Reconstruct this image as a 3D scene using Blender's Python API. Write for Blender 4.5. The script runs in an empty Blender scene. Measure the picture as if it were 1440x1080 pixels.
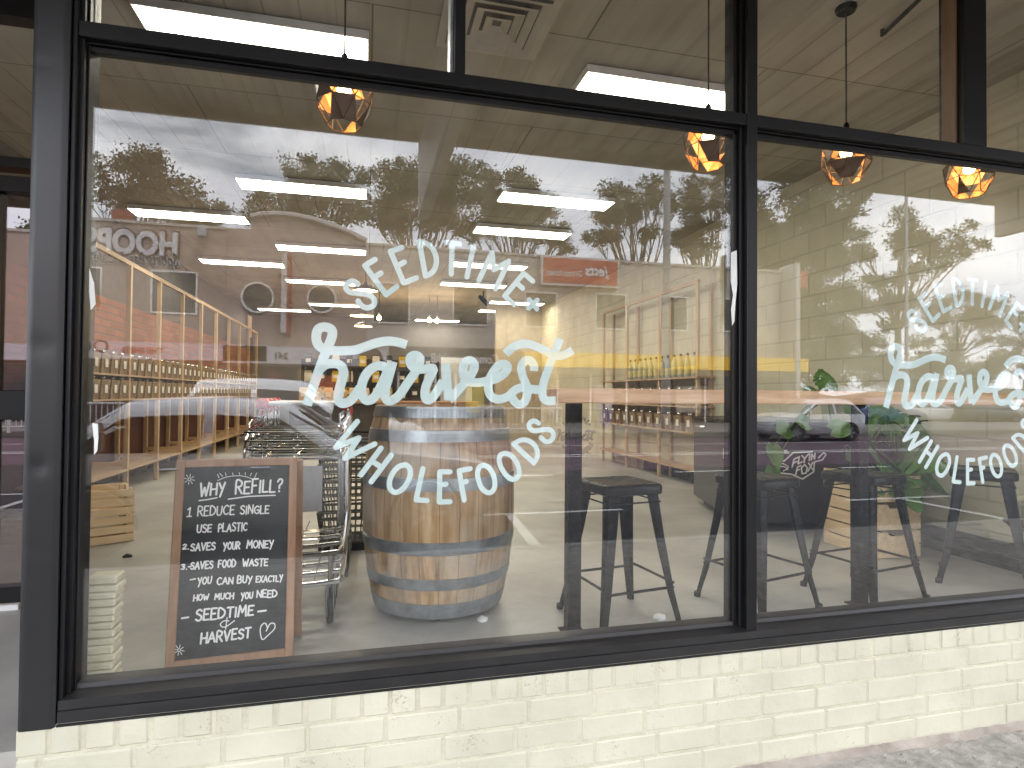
import bpy, math, random
from mathutils import Vector, Matrix
random.seed(7)
R = math.radians
scn = bpy.context.scene
col = scn.collection

# ---------------------------------------------------------------- camera
CAM = Vector((0.0, -2.0, 1.07))
F_PX, W_PX, H_PX = 826.0, 1440.0, 1080.0
YAW, PITCH, ROLL = R(13.8), R(1.02), R(0.5)
_f = Vector((math.sin(YAW) * math.cos(PITCH), math.cos(YAW) * math.cos(PITCH), math.sin(PITCH)))
_r0 = Vector((math.cos(YAW), -math.sin(YAW), 0))
_u0 = _r0.cross(_f)
C_R = _r0 * math.cos(ROLL) + _u0 * math.sin(ROLL)
C_U = _u0 * math.cos(ROLL) - _r0 * math.sin(ROLL)
cd = bpy.data.cameras.new('camera')
cam = bpy.data.objects.new('camera', cd)
col.objects.link(cam)
cd.sensor_width = 36.0
cd.lens = F_PX / W_PX * 36.0
cd.clip_start = 0.05
cd.clip_end = 2000
m = Matrix((C_R, C_U, -_f)).transposed().to_4x4()
m.translation = CAM
cam.matrix_world = m
scn.camera = cam

# ---------------------------------------------------------------- sky, sun, exposure
SUN_EL, SUN_AZ = R(52), R(25)          # sun high, behind the shop row, veiled by cloud
SKY_STRENGTH = 0.10
EXPOSURE = 1.9
world = bpy.data.worlds.new('World')
scn.world = world
world.use_nodes = True
nt = world.node_tree
nt.nodes.clear()
out = nt.nodes.new('ShaderNodeOutputWorld')
bg = nt.nodes.new('ShaderNodeBackground')
sky = nt.nodes.new('ShaderNodeTexSky')
sky.sky_type = 'NISHITA'
sky.sun_disc = False
sky.sun_elevation = SUN_EL
sky.sun_rotation = SUN_AZ
sky.dust_density = 2.0
tc = nt.nodes.new('ShaderNodeTexCoord')
mp = nt.nodes.new('ShaderNodeMapping')
mp.inputs['Scale'].default_value = (1.0, 1.0, 2.4)
n1 = nt.nodes.new('ShaderNodeTexNoise')
n1.inputs['Scale'].default_value = 2.6
n1.inputs['Detail'].default_value = 8
n1.inputs['Roughness'].default_value = 0.58
n1.inputs['Distortion'].default_value = 0.5
r1 = nt.nodes.new('ShaderNodeValToRGB')
r1.color_ramp.elements[0].position = 0.27
r1.color_ramp.elements[1].position = 0.43
n2 = nt.nodes.new('ShaderNodeTexNoise')
n2.inputs['Scale'].default_value = 4.2
n2.inputs['Detail'].default_value = 7
r2 = nt.nodes.new('ShaderNodeValToRGB')
r2.color_ramp.elements[0].position = 0.30
r2.color_ramp.elements[0].color = (10.6, 11.4, 13.6, 1)
r2.color_ramp.elements[1].position = 0.66
r2.color_ramp.elements[1].color = (18.0, 18.5, 19.6, 1)
mx = nt.nodes.new('ShaderNodeMix')
mx.data_type = 'RGBA'
L = nt.links.new
L(tc.outputs['Generated'], mp.inputs['Vector'])
L(mp.outputs['Vector'], n1.inputs['Vector'])
L(mp.outputs['Vector'], n2.inputs['Vector'])
L(n1.outputs['Fac'], r1.inputs['Fac'])
L(n2.outputs['Fac'], r2.inputs['Fac'])
L(r1.outputs['Color'], mx.inputs['Factor'])
L(sky.outputs['Color'], mx.inputs['A'])
L(r2.outputs['Color'], mx.inputs['B'])
L(mx.outputs['Result'], bg.inputs['Color'])
bg.inputs['Strength'].default_value = SKY_STRENGTH
L(bg.outputs['Background'], out.inputs['Surface'])

sd = bpy.data.lights.new('sun', 'SUN')
sd.energy = 1.5
sd.angle = R(12)
sd.color = (1.0, 0.95, 0.88)
sun = bpy.data.objects.new('sun', sd)
col.objects.link(sun)
# Nishita: rotation 0 puts the sun at +Y, growing towards +X
sdir = Vector((math.sin(SUN_AZ) * math.cos(SUN_EL), math.cos(SUN_AZ) * math.cos(SUN_EL), math.sin(SUN_EL)))
sun.rotation_euler = (-sdir).to_track_quat('-Z', 'Y').to_euler()

vs = scn.view_settings
vs.view_transform = 'Standard'
vs.look = 'None'
vs.gamma = 1
vs.exposure = EXPOSURE
vs.use_curve_mapping = False
scn.cycles.use_denoising = True
scn.cycles.max_bounces = 10
scn.cycles.transparent_max_bounces = 24
scn.cycles.caustics_reflective = False
scn.cycles.caustics_refractive = False
scn.cycles.sample_clamp_indirect = 6.0

# ---------------------------------------------------------------- pixel <-> place helpers
def ray(px, py):
    d = _f + C_R * ((px - W_PX / 2) / F_PX) - C_U * ((py - H_PX / 2) / F_PX)
    return d / d.y                       # one metre of depth along +Y
def at(px, py, y):                       # point of the plane Y = y
    return CAM + ray(px, py) * (y - CAM.y)
def onz(px, py, z):                      # point of the plane Z = z
    d = ray(px, py)
    return CAM + d * ((z - CAM.z) / d.z)
def xat(px, y):
    return at(px, 556, y).x
def zat(px, py, y):
    return at(px, py, y).z
def mir(px, py, y):                      # street-side point seen mirrored in the window (y < 0)
    p = at(px, py, -y)
    return Vector((p.x, y, p.z))

# ---------------------------------------------------------------- materials
MATS = {}
def nodes_of(name):
    mt = bpy.data.materials.new(name)
    mt.use_nodes = True
    t = mt.node_tree
    return mt, t, t.nodes['Principled BSDF']
def M(name, c, rough=0.5, metal=0.0, var=0.12, scale=6.0, bump=0.0, bscale=80.0, stretch=(1, 1, 1),
      emis=None, es=0.0, coat=0.0, spec=0.5, rvar=0.0, c2=None, detail=6, lo=0.3, hi=0.7):
    if name in MATS:
        return MATS[name]
    mt, t, b = nodes_of(name)
    c = tuple(c)
    tcn = t.nodes.new('ShaderNodeTexCoord')
    mpn = t.nodes.new('ShaderNodeMapping')
    mpn.inputs['Scale'].default_value = stretch
    no = t.nodes.new('ShaderNodeTexNoise')
    no.inputs['Scale'].default_value = scale
    no.inputs['Detail'].default_value = detail
    no.inputs['Roughness'].default_value = 0.62
    t.links.new(tcn.outputs['Object'], mpn.inputs['Vector'])
    t.links.new(mpn.outputs['Vector'], no.inputs['Vector'])
    rp = t.nodes.new('ShaderNodeValToRGB')
    rp.color_ramp.elements[0].position = lo
    rp.color_ramp.elements[1].position = hi
    if c2 is None:
        a = tuple(max(0, x * (1 - var)) for x in c)
        d = tuple(min(1, x * (1 + var)) for x in c)
    else:
        a, d = c, tuple(c2)
    rp.color_ramp.elements[0].color = (*a, 1)
    rp.color_ramp.elements[1].color = (*d, 1)
    t.links.new(no.outputs['Fac'], rp.inputs['Fac'])
    t.links.new(rp.outputs['Color'], b.inputs['Base Color'])
    b.inputs['Roughness'].default_value = rough
    b.inputs['Metallic'].default_value = metal
    b.inputs['Specular IOR Level'].default_value = spec
    b.inputs['Coat Weight'].default_value = coat
    b.inputs['Coat Roughness'].default_value = 0.08
    if rvar:
        mr = t.nodes.new('ShaderNodeMapRange')
        mr.inputs['To Min'].default_value = max(0.02, rough - rvar)
        mr.inputs['To Max'].default_value = min(1, rough + rvar)
        t.links.new(no.outputs['Fac'], mr.inputs['Value'])
        t.links.new(mr.outputs['Result'], b.inputs['Roughness'])
    if bump:
        nb = t.nodes.new('ShaderNodeTexNoise')
        nb.inputs['Scale'].default_value = bscale
        nb.inputs['Detail'].default_value = 5
        t.links.new(mpn.outputs['Vector'], nb.inputs['Vector'])
        bp = t.nodes.new('ShaderNodeBump')
        bp.inputs['Strength'].default_value = bump
        bp.inputs['Distance'].default_value = 0.01
        t.links.new(nb.outputs['Fac'], bp.inputs['Height'])
        t.links.new(bp.outputs['Normal'], b.inputs['Normal'])
    if emis:
        b.inputs['Emission Color'].default_value = (*emis, 1)
        b.inputs['Emission Strength'].default_value = es
    MATS[name] = mt
    return mt
def wood(name, c, c2, axis='x', scale=3.0, rough=0.55, knots=True):
    s = {'x': (1.2, 14, 14), 'y': (14, 1.2, 14), 'z': (14, 14, 1.2)}[axis]
    return M(name, c, rough=rough, c2=c2, scale=scale, stretch=s, bump=0.15, bscale=30, detail=9, lo=0.32, hi=0.66)
def glass(name, r0=0.05, tint=(1, 1, 1), refl=(1, 1, 1)):
    mt = bpy.data.materials.new(name)
    mt.use_nodes = True
    t = mt.node_tree
    t.nodes.clear()
    o = t.nodes.new('ShaderNodeOutputMaterial')
    tr = t.nodes.new('ShaderNodeBsdfTransparent')
    tr.inputs['Color'].default_value = (*tint, 1)
    gl = t.nodes.new('ShaderNodeBsdfGlossy')
    gl.inputs['Roughness'].default_value = 0.0
    gl.inputs['Color'].default_value = (*refl, 1)
    lw = t.nodes.new('ShaderNodeLayerWeight')
    lw.inputs['Blend'].default_value = 0.5
    p = t.nodes.new('ShaderNodeMath'); p.operation = 'POWER'; p.inputs[1].default_value = 5
    ma = t.nodes.new('ShaderNodeMath'); ma.operation = 'MULTIPLY_ADD'
    ma.inputs[1].default_value = 1 - r0; ma.inputs[2].default_value = r0
    mixs = t.nodes.new('ShaderNodeMixShader')
    wn_ = t.nodes.new('ShaderNodeTexNoise'); wn_.inputs['Scale'].default_value = 1.7; wn_.inputs['Detail'].default_value = 1.5
    bp_ = t.nodes.new('ShaderNodeBump'); bp_.inputs['Strength'].default_value = 1.0; bp_.inputs['Distance'].default_value = 0.00022
    tcn_ = t.nodes.new('ShaderNodeTexCoord')
    t.links.new(tcn_.outputs['Object'], wn_.inputs['Vector']); t.links.new(wn_.outputs['Fac'], bp_.inputs['Height']); t.links.new(bp_.outputs['Normal'], gl.inputs['Normal'])
    t.links.new(lw.outputs['Facing'], p.inputs[0])
    t.links.new(p.outputs[0], ma.inputs[0])
    t.links.new(ma.outputs[0], mixs.inputs['Fac'])
    t.links.new(tr.outputs[0], mixs.inputs[1])
    t.links.new(gl.outputs[0], mixs.inputs[2])
    t.links.new(mixs.outputs[0], o.inputs['Surface'])
    MATS[name] = mt
    return mt

# ---------------------------------------------------------------- mesh builder
def catmull(pts, n=6, closed=False):
    pts = [Vector(p) for p in pts]
    if len(pts) < 3:
        return pts
    o = []
    N = len(pts)
    for i in range(N if closed else N - 1):
        if closed:
            p0, p1, p2, p3 = pts[(i - 1) % N], pts[i], pts[(i + 1) % N], pts[(i + 2) % N]
        else:
            p0, p1, p2, p3 = pts[max(i - 1, 0)], pts[i], pts[i + 1], pts[min(i + 2, N - 1)]
        for k in range(n):
            t = k / n
            o.append(0.5 * ((2 * p1) + (p2 - p0) * t + (2 * p0 - 5 * p1 + 4 * p2 - p3) * t * t + (3 * p1 - p0 - 3 * p2 + p3) * t ** 3))
    if not closed:
        o.append(pts[-1])
    return o
def root_off(o):
    v = Vector((0, 0, 0))
    while o is not None:
        v += o.location
        o = o.parent
    return v
class MB:
    def __init__(s):
        s.v = []; s.f = []
    def add(s, vs, fs):
        b = len(s.v)
        s.v += [tuple(v) for v in vs]
        s.f += [tuple(i + b for i in f) for f in fs]
        return s
    def box(s, x0, x1, y0, y1, z0, z1, T=None, bev=0.0):
        if x1 < x0: x0, x1 = x1, x0
        if y1 < y0: y0, y1 = y1, y0
        if z1 < z0: z0, z1 = z1, z0
        if bev <= 0:
            vs = [(x, y, z) for z in (z0, z1) for y in (y0, y1) for x in (x0, x1)]
            fs = [(0, 2, 3, 1), (4, 5, 7, 6), (0, 1, 5, 4), (2, 6, 7, 3), (0, 4, 6, 2), (1, 3, 7, 5)]
        else:
            b = min(bev, (x1 - x0) * .45, (y1 - y0) * .45, (z1 - z0) * .45)
            vs = []; idx = {}
            X, Y, Z = (x0, x1), (y0, y1), (z0, z1)
            for i in (0, 1):
                for j in (0, 1):
                    for k in (0, 1):
                        sx, sy, sz = (1 - 2 * i) * b, (1 - 2 * j) * b, (1 - 2 * k) * b
                        for a, p in (('x', (X[i], Y[j] + sy, Z[k] + sz)), ('y', (X[i] + sx, Y[j], Z[k] + sz)), ('z', (X[i] + sx, Y[j] + sy, Z[k]))):
                            idx[i, j, k, a] = len(vs); vs.append(p)
            fs = []
            for i in (0, 1):
                fs.append([idx[i, 0, 0, 'x'], idx[i, 1, 0, 'x'], idx[i, 1, 1, 'x'], idx[i, 0, 1, 'x']])
                fs.append([idx[0, i, 0, 'y'], idx[1, i, 0, 'y'], idx[1, i, 1, 'y'], idx[0, i, 1, 'y']])
                fs.append([idx[0, 0, i, 'z'], idx[1, 0, i, 'z'], idx[1, 1, i, 'z'], idx[0, 1, i, 'z']])
            for j in (0, 1):
                for k in (0, 1):
                    fs.append([idx[0, j, k, 'y'], idx[1, j, k, 'y'], idx[1, j, k, 'z'], idx[0, j, k, 'z']])
                    fs.append([idx[j, 0, k, 'x'], idx[j, 1, k, 'x'], idx[j, 1, k, 'z'], idx[j, 0, k, 'z']])
                    fs.append([idx[j, k, 0, 'x'], idx[j, k, 1, 'x'], idx[j, k, 1, 'y'], idx[j, k, 0, 'y']])
            for i in (0, 1):
                for j in (0, 1):
                    for k in (0, 1):
                        fs.append([idx[i, j, k, a] for a in 'xyz'])
            c = Vector(((x0 + x1) / 2, (y0 + y1) / 2, (z0 + z1) / 2))
            ff = []
            for f in fs:
                p = [Vector(vs[q]) for q in f]
                nrm = (p[1] - p[0]).cross(p[2] - p[0])
                mid = sum(p, Vector()) / len(p)
                ff.append(f if nrm.dot(mid - c) > 0 else f[::-1])
            fs = ff
        if T is not None:
            vs = [T @ Vector(v) for v in vs]
        return s.add(vs, fs)
    def tube(s, pts, r, n=8, closed=False, cap=True, flat=None):
        pts = [Vector(p) for p in pts]
        N = len(pts)
        rs = r if isinstance(r, (list, tuple)) else [r] * N
        tans = []
        for i in range(N):
            a = pts[(i - 1) % N] if (closed or i > 0) else pts[i]
            b = pts[(i + 1) % N] if (closed or i < N - 1) else pts[i]
            d = (b - a)
            tans.append(d.normalized() if d.length > 1e-9 else Vector((0, 0, 1)))
        up = Vector((0, 0, 1)) if abs(tans[0].z) < 0.9 else Vector((1, 0, 0))
        nx = tans[0].cross(up).normalized()
        vs = []
        for i in range(N):
            t = tans[i]
            nx = (nx - t * nx.dot(t))
            nx = nx.normalized() if nx.length > 1e-6 else t.orthogonal().normalized()
            ny = t.cross(nx)
            for k in range(n):
                a = 2 * math.pi * (k + 0.5) / n
                vs.append(pts[i] + (nx * math.cos(a) + ny * math.sin(a)) * rs[i])
        fs = []
        for i in range(N if closed else N - 1):
            j = (i + 1) % N
            for k in range(n):
                l = (k + 1) % n
                fs.append((i * n + k, i * n + l, j * n + l, j * n + k))
        if cap and not closed:
            fs.append(tuple(range(n - 1, -1, -1)))
            fs.append(tuple((N - 1) * n + k for k in range(n)))
        return s.add(vs, fs)
    def lathe(s, prof, n=32, c=(0, 0, 0), T=None, caps=True):
        vs = []
        for (r, z) in prof:
            for k in range(n):
                a = 2 * math.pi * k / n
                vs.append((c[0] + r * math.cos(a), c[1] + r * math.sin(a), c[2] + z))
        fs = []
        for i in range(len(prof) - 1):
            for k in range(n):
                l = (k + 1) % n
                fs.append((i * n + k, i * n + l, (i + 1) * n + l, (i + 1) * n + k))
        if caps:
            fs.append(tuple(range(n - 1, -1, -1)))
            fs.append(tuple((len(prof) - 1) * n + k for k in range(n)))
        if T is not None:
            vs = [T @ Vector(v) for v in vs]
        return s.add(vs, fs)
    def prism(s, poly, fn, t0, t1):          # fn(a, b, t) -> point
        n = len(poly)
        vs = [fn(a, b, t0) for a, b in poly] + [fn(a, b, t1) for a, b in poly]
        fs = [tuple(range(n)), tuple(range(2 * n - 1, n - 1, -1))]
        for i in range(n):
            j = (i + 1) % n
            fs.append((j, i, n + i, n + j))
        return s.add(vs, fs)
    def loft(s, rings, closed=True, caps=True):
        n = len(rings[0])
        vs = [p for r_ in rings for p in r_]
        fs = []
        for i in range(len(rings) - 1):
            for k in range(n if closed else n - 1):
                l = (k + 1) % n
                fs.append((i * n + k, i * n + l, (i + 1) * n + l, (i + 1) * n + k))
        if caps and closed:
            fs.append(tuple(range(n - 1, -1, -1)))
            fs.append(tuple((len(rings) - 1) * n + k for k in range(n)))
        return s.add(vs, fs)
    STEP = 3e-5
    def stroke(s, pts, w, fn, smooth=True, closed=False, round_=True, base=0.0):
        """flat monoline stroke; fn(a, b, h) -> point, h = tiny height along the stroke's own order"""
        p = catmull([Vector((q[0], q[1], 0)) for q in pts], 6, closed) if smooth else [Vector((q[0], q[1], 0)) for q in pts]
        if closed:
            p = p + [p[0]]
        h = base + getattr(s, 'h', 0.0)
        N = len(p)
        if not smooth:
            for i in range(N - 1):
                h += MB.STEP
                d = p[i + 1] - p[i]
                if d.length < 1e-9: continue
                d.normalize()
                nn = Vector((-d.y, d.x, 0)) * w / 2
                s.add([fn(*(q.xy), h) for q in (p[i] + nn, p[i] - nn, p[i + 1] - nn, p[i + 1] + nn)], [(0, 1, 2, 3)])
        else:
            vs = []
            for i in range(N):
                a, b = p[max(i - 1, 0)], p[min(i + 1, N - 1)]
                if closed and i in (0, N - 1):
                    a, b = p[N - 2], p[1]
                d = (b - a).normalized()
                nn = Vector((-d.y, d.x, 0)) * w / 2
                h += MB.STEP * 0.5
                vs += [fn(*((p[i] + nn).xy), h), fn(*((p[i] - nn).xy), h)]
            s.add(vs, [(2 * i, 2 * i + 1, 2 * i + 3, 2 * i + 2) for i in range(N - 1)])
        if round_:
            for q in ([p[0], p[-1]] if smooth else p):
                h += MB.STEP
                s.add([fn(q.x + w / 2 * math.cos(2 * math.pi * k / 12), q.y + w / 2 * math.sin(2 * math.pi * k / 12), h) for k in range(12)], [tuple(range(12))])
        s.h = h + MB.STEP - base
        return s
    def build(s, name, mat, parent=None, smooth=False, local=False):
        me = bpy.data.meshes.new(name)
        vs = s.v
        if parent is not None and not local:
            o = root_off(parent)
            vs = [(v[0] - o.x, v[1] - o.y, v[2] - o.z) for v in vs]
        me.from_pydata(vs, [], s.f)
        me.update()
        if smooth:
            for p in me.polygons: p.use_smooth = True
            if smooth != 'all':
                try: me.set_sharp_from_angle(angle=R(38))
                except Exception: pass
        me.materials.append(mat)
        ob = bpy.data.objects.new(name, me)
        col.objects.link(ob)
        if parent is not None:
            ob.parent = parent
        return ob
def tag(o, label=None, cat=None, group=None, kind=None):
    if label: o['label'] = label
    if cat: o['category'] = cat
    if group: o['group'] = group
    if kind: o['kind'] = kind
    return o
def thing(name, label, cat, loc=(0, 0, 0), group=None, kind=None):
    o = bpy.data.objects.new(name, None)
    o.empty_display_size = 0.1
    col.objects.link(o)
    o.location = loc
    return tag(o, label, cat, group, kind)
def kids(o):
    return [c for c in bpy.data.objects if c.parent == o]
def copy_tree(o, parent=None, name=None):
    c = o.copy()
    col.objects.link(c)
    c.parent = parent
    for ch in kids(o):
        copy_tree(ch, c)
    return c
def recenter(o):
    """put a one-mesh thing's origin at the middle of its base, so that it stands where it is"""
    me = o.data
    xs = [v.co.x for v in me.vertices]; ys = [v.co.y for v in me.vertices]; zs = [v.co.z for v in me.vertices]
    c = Vector(((min(xs) + max(xs)) / 2, (min(ys) + max(ys)) / 2, min(zs)))
    me.transform(Matrix.Translation(-c))
    o.location = o.location + c
    return o
def text_mesh(name, body, size, mat, T, parent, align='CENTER', shear=0.0, bold=0.0, space=1.0, depth=0.01):
    cu = bpy.data.curves.new(name, 'FONT')
    cu.body = body
    cu.size = size
    cu.align_x = align
    cu.align_y = 'CENTER'
    cu.shear = shear
    cu.offset = bold
    cu.space_character = space
    cu.extrude = depth
    cu.resolution_u = 3
    tmp = bpy.data.objects.new(name + '_tmp', cu)
    col.objects.link(tmp)
    bpy.context.view_layer.update()
    dg = bpy.context.evaluated_depsgraph_get()
    me = bpy.data.meshes.new_from_object(tmp.evaluated_get(dg))
    bpy.data.objects.remove(tmp)
    bpy.data.curves.remove(cu)
    me.name = name
    me.transform(T)
    if parent is not None:
        me.transform(Matrix.Translation(-root_off(parent)))
    me.materials.clear()
    me.materials.append(mat)
    ob = bpy.data.objects.new(name, me)
    col.objects.link(ob)
    ob.parent = parent
    return ob
# text facing the street's far side (towards +Y): letters run along -X
def face_plus_y(x, y, z):
    return Matrix.Translation((x, y, z)) @ Matrix(((-1, 0, 0, 0), (0, 0, 1, 0), (0, 1, 0, 0), (0, 0, 0, 1)))
# stroke alphabet on a 1-high cell: list of polylines per letter, with its width
GL = {
 'A': (.72, [[(0, 0), (.36, 1), (.72, 0)], [(.14, .36), (.6, .36)]]),
 'B': (.6, [[(0, 0), (0, 1), (.4, .95), (.5, .76), (.38, .56), (.05, .53)], [(.05, .53), (.45, .5), (.6, .27), (.42, .03), (0, 0)]]),
 'C': (.62, [[(.62, .85), (.38, 1), (.1, .8), (0, .5), (.1, .18), (.36, 0), (.62, .12)]]),
 'D': (.64, [[(0, 0), (0, 1), (.35, .93), (.6, .66), (.62, .4), (.4, .08), (0, 0)]]),
 'E': (.52, [[(.5, 1), (0, 1), (0, 0), (.52, 0)], [(0, .52), (.4, .52)]]),
 'F': (.5, [[(.5, 1), (0, 1), (0, 0)], [(0, .52), (.38, .52)]]),
 'G': (.66, [[(.62, .86), (.38, 1), (.1, .8), (0, .5), (.1, .18), (.36, 0), (.62, .14), (.64, .46), (.38, .46)]]),
 'H': (.62, [[(0, 0), (0, 1)], [(.62, 0), (.62, 1)], [(0, .5), (.62, .5)]]),
 'I': (.12, [[(.06, 0), (.06, 1)]]),
 'L': (.48, [[(0, 1), (0, 0), (.48, 0)]]),
 'M': (.8, [[(0, 0), (.1, 1), (.4, .35), (.7, 1), (.8, 0)]]),
 'N': (.62, [[(0, 0), (0, 1), (.62, 0), (.62, 1)]]),
 'O': (.66, [[(.33, 1), (.08, .8), (0, .5), (.08, .2), (.33, 0), (.58, .2), (.66, .5), (.58, .8), (.33, 1)]]),
 'P': (.54, [[(0, 0), (0, 1), (.4, .95), (.54, .74), (.4, .52), (0, .46)]]),
 'R': (.58, [[(0, 0), (0, 1), (.4, .96), (.53, .76), (.4, .55), (0, .5)], [(.2, .5), (.58, 0)]]),
 'S': (.54, [[(.52, .86), (.3, 1), (.06, .88), (.05, .68), (.28, .54), (.5, .38), (.5, .14), (.26, 0), (0, .14)]]),
 'T': (.6, [[(0, 1), (.6, 1)], [(.3, 1), (.3, 0)]]),
 'U': (.6, [[(0, 1), (.02, .3), (.16, .03), (.42, .03), (.56, .3), (.6, 1)]]),
 'V': (.64, [[(0, 1), (.32, 0), (.64, 1)]]),
 'W': (.86, [[(0, 1), (.2, 0), (.43, .65), (.64, 0), (.86, 1)]]),
 'X': (.6, [[(0, 0), (.6, 1)], [(0, 1), (.6, 0)]]),
 'Y': (.6, [[(0, 1), (.28, .5)], [(.6, 1), (.18, -.2)]]),
 '1': (.3, [[(0, .8), (.15, 1), (.15, 0)], [(0, 0), (.3, 0)]]),
 '2': (.5, [[(.02, .8), (.22, 1), (.45, .82), (.3, .45), (0, 0), (.5, .05)]]),
 '3': (.5, [[(0, .95), (.3, 1), (.42, .8), (.2, .56), (.48, .35), (.3, .02), (0, .1)]]),
 '4': (.5, [[(.36, 0), (.36, 1), (0, .35), (.5, .35)]]),
 '?': (.46, [[(0, .8), (.16, 1), (.42, .92), (.4, .66), (.2, .48), (.19, .25)], [(.18, .03), (.2, .0)]]),
 '-': (.34, [[(0, .45), (.34, .5)]]),
 '.': (.1, [[(.04, .0), (.06, .03)]]),
 '&': (.6, [[(.6, .6), (.3, .2), (.1, .05), (0, .25), (.2, .45), (.3, .9)]]),
 ' ': (.45, []),
}
def text_fit(name, body, mat, pxa, pxb, pya, pyb, y, dy, parent, bold=0.0, shear=0.0, depth=0.01, flat=True):
    """letters stretched to fill a run of wall facing the shop (mirrored view: they start at the right)"""
    xa, xb = sorted((xat(pxa, -y), xat(pxb, -y)))
    pm = (pxa + pxb) / 2
    z0, z1 = at(pm, pyb, -y).z, at(pm, pya, -y).z
    o = text_mesh(name, body, 1.0, mat, Matrix(), None, bold=bold, shear=shear, depth=depth)
    me = o.data
    X = [v.co.x for v in me.vertices]; Y = [v.co.y for v in me.vertices]
    sx, sy = (xb - xa) / (max(X) - min(X)), (z1 - z0) / (max(Y) - min(Y))
    T = face_plus_y((xa + xb) / 2, y + dy, (z0 + z1) / 2) @ Matrix.Diagonal((sx, sy, 1, 1)) @ Matrix.Translation((-(max(X) + min(X)) / 2, -(max(Y) + min(Y)) / 2, 0))
    me.transform(T)
    if parent is not None:
        me.transform(Matrix.Translation(-root_off(parent)))
    o.parent = parent
    return o
STRAIGHT = set('AEFHILMNTVWXYZ14')
def write(mb, text, x0, y0, x1, cap, w, fn, jit=0.0, gap=0.22):
    """stroke text along a straight run from x0 to x1 (local units)"""
    tot = sum(GL[c][0] for c in text) + gap * (len(text) - 1)
    k = (x1 - x0) / tot
    x = x0
    rnd = random.Random(text)
    for c in text:
        ww, ls = GL[c]
        jx, jy, js = (rnd.uniform(-jit, jit) for _ in range(3))
        for l in ls:
            pts = [(x + (px_ + jx * .3 + py_ * .06) * k, y0 + (py_ * (1 + js) + jy * .5) * cap) for px_, py_ in l]
            mb.stroke(pts, w, fn, smooth=(c not in STRAIGHT and len(l) > 3))
        x += (ww + gap) * k

# ================================================================ shared materials
black_al = M('black_powder_coat', (0.007, 0.007, 0.0075), rough=0.38, var=0.25, scale=3, bump=0.04, bscale=220, rvar=0.08, spec=.28)
cream_paint = M('cream_brick_paint', (0.70, 0.66, 0.46), rough=0.55, var=0.07, scale=9, bump=0.25, bscale=55)
concrete = M('floor_concrete', (0.26, 0.25, 0.23), c2=(0.50, 0.485, 0.445), rough=0.42, scale=1.3, bump=0.05, bscale=40, rvar=0.12)
white_paint = M('white_paint', (0.72, 0.71, 0.68), rough=0.5, var=0.05)
grey_steel = M('galvanised_steel', (0.33, 0.36, 0.38), metal=0.75, rough=0.42, var=0.25, scale=14, rvar=0.12)
chrome = M('chrome_tube', (0.66, 0.67, 0.68), metal=1.0, rough=0.14, var=0.06)
black_metal = M('black_enamel', (0.009, 0.009, 0.010), rough=0.27, var=0.3, scale=5, rvar=0.06, spec=.12)
black_rubber = M('black_rubber', (0.02, 0.02, 0.02), rough=0.75)
pine = wood('pine_upright', (0.45, 0.31, 0.18), (0.60, 0.44, 0.28), 'z')
pine_x = wood('pine_crosswise', (0.52, 0.33, 0.17), (0.66, 0.46, 0.26), 'x')
pine_y = wood('pine_lengthwise', (0.36, 0.24, 0.14), (0.50, 0.36, 0.22), 'y')
crate_wood = wood('crate_pine', (0.70, 0.50, 0.28), (0.86, 0.68, 0.44), 'x', scale=2.2)
redwood = wood('bar_top_timber', (0.56, 0.31, 0.165), (0.88, 0.61, 0.39), 'x', scale=1.5, rough=0.32)
board_frame = wood('board_frame_timber', (0.30, 0.165, 0.095), (0.43, 0.26, 0.16), 'z', scale=2.0)
clear_glass = glass('window_glass', 0.049, tint=(0.985, 0.99, 0.985))
door_glass = glass('tinted_door_glass', 0.10, tint=(0.60, 0.56, 0.54), refl=(0.95, 0.91, 0.93))
vinyl = M('pale_mint_vinyl', (0.60, 0.72, 0.70), rough=0.6, var=0.04, scale=40)
chalk = M('chalk_paint_white', (0.85, 0.85, 0.83), rough=0.9, var=0.08, scale=90)

# ================================================================ the shop's shell
X_L, X_R, Y_B, Z_C = -2.95, 3.95, 14.6, 3.12
Z_PAVE, Z_ROAD = -0.33, -0.48
def struct(mb, name, mat, **k):
    return tag(mb.build(name, mat, **k), kind='structure')
# interior slab (starts behind the low window wall)
fl = MB(); fl.box(X_L - 3.0, X_R + .25, 0.06, Y_B + .3, -0.30, 0.0)
struct(fl, 'floor', concrete)

# board-marked concrete ceiling
mt, t, bs = nodes_of('board_marked_concrete')
tcn = t.nodes.new('ShaderNodeTexCoord')
mp1 = t.nodes.new('ShaderNodeMapping'); mp1.inputs['Scale'].default_value = (2.6, 0.8, 1)
na = t.nodes.new('ShaderNodeTexNoise'); na.inputs['Scale'].default_value = 1.6; na.inputs['Detail'].default_value = 8
nb = t.nodes.new('ShaderNodeTexNoise'); nb.inputs['Scale'].default_value = 0.7; nb.inputs['Detail'].default_value = 6
br = t.nodes.new('ShaderNodeTexBrick')
br.inputs['Scale'].default_value = 1.0; br.inputs['Brick Width'].default_value = 2.4; br.inputs['Row Height'].default_value = 1.15
br.inputs['Mortar Size'].default_value = 0.006; br.inputs['Mortar Smooth'].default_value = 0.5
br.inputs['Color1'].default_value = (1, 1, 1, 1); br.inputs['Color2'].default_value = (.96, .96, .96, 1); br.inputs['Mortar'].default_value = (.45, .44, .42, 1)
bo = t.nodes.new('ShaderNodeTexBrick'); bo.offset = 0.0
bo.inputs['Scale'].default_value = 1.0; bo.inputs['Brick Width'].default_value = .19; bo.inputs['Row Height'].default_value = 40
bo.inputs['Mortar Size'].default_value = 0.007; bo.inputs['Mortar Smooth'].default_value = .6
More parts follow.
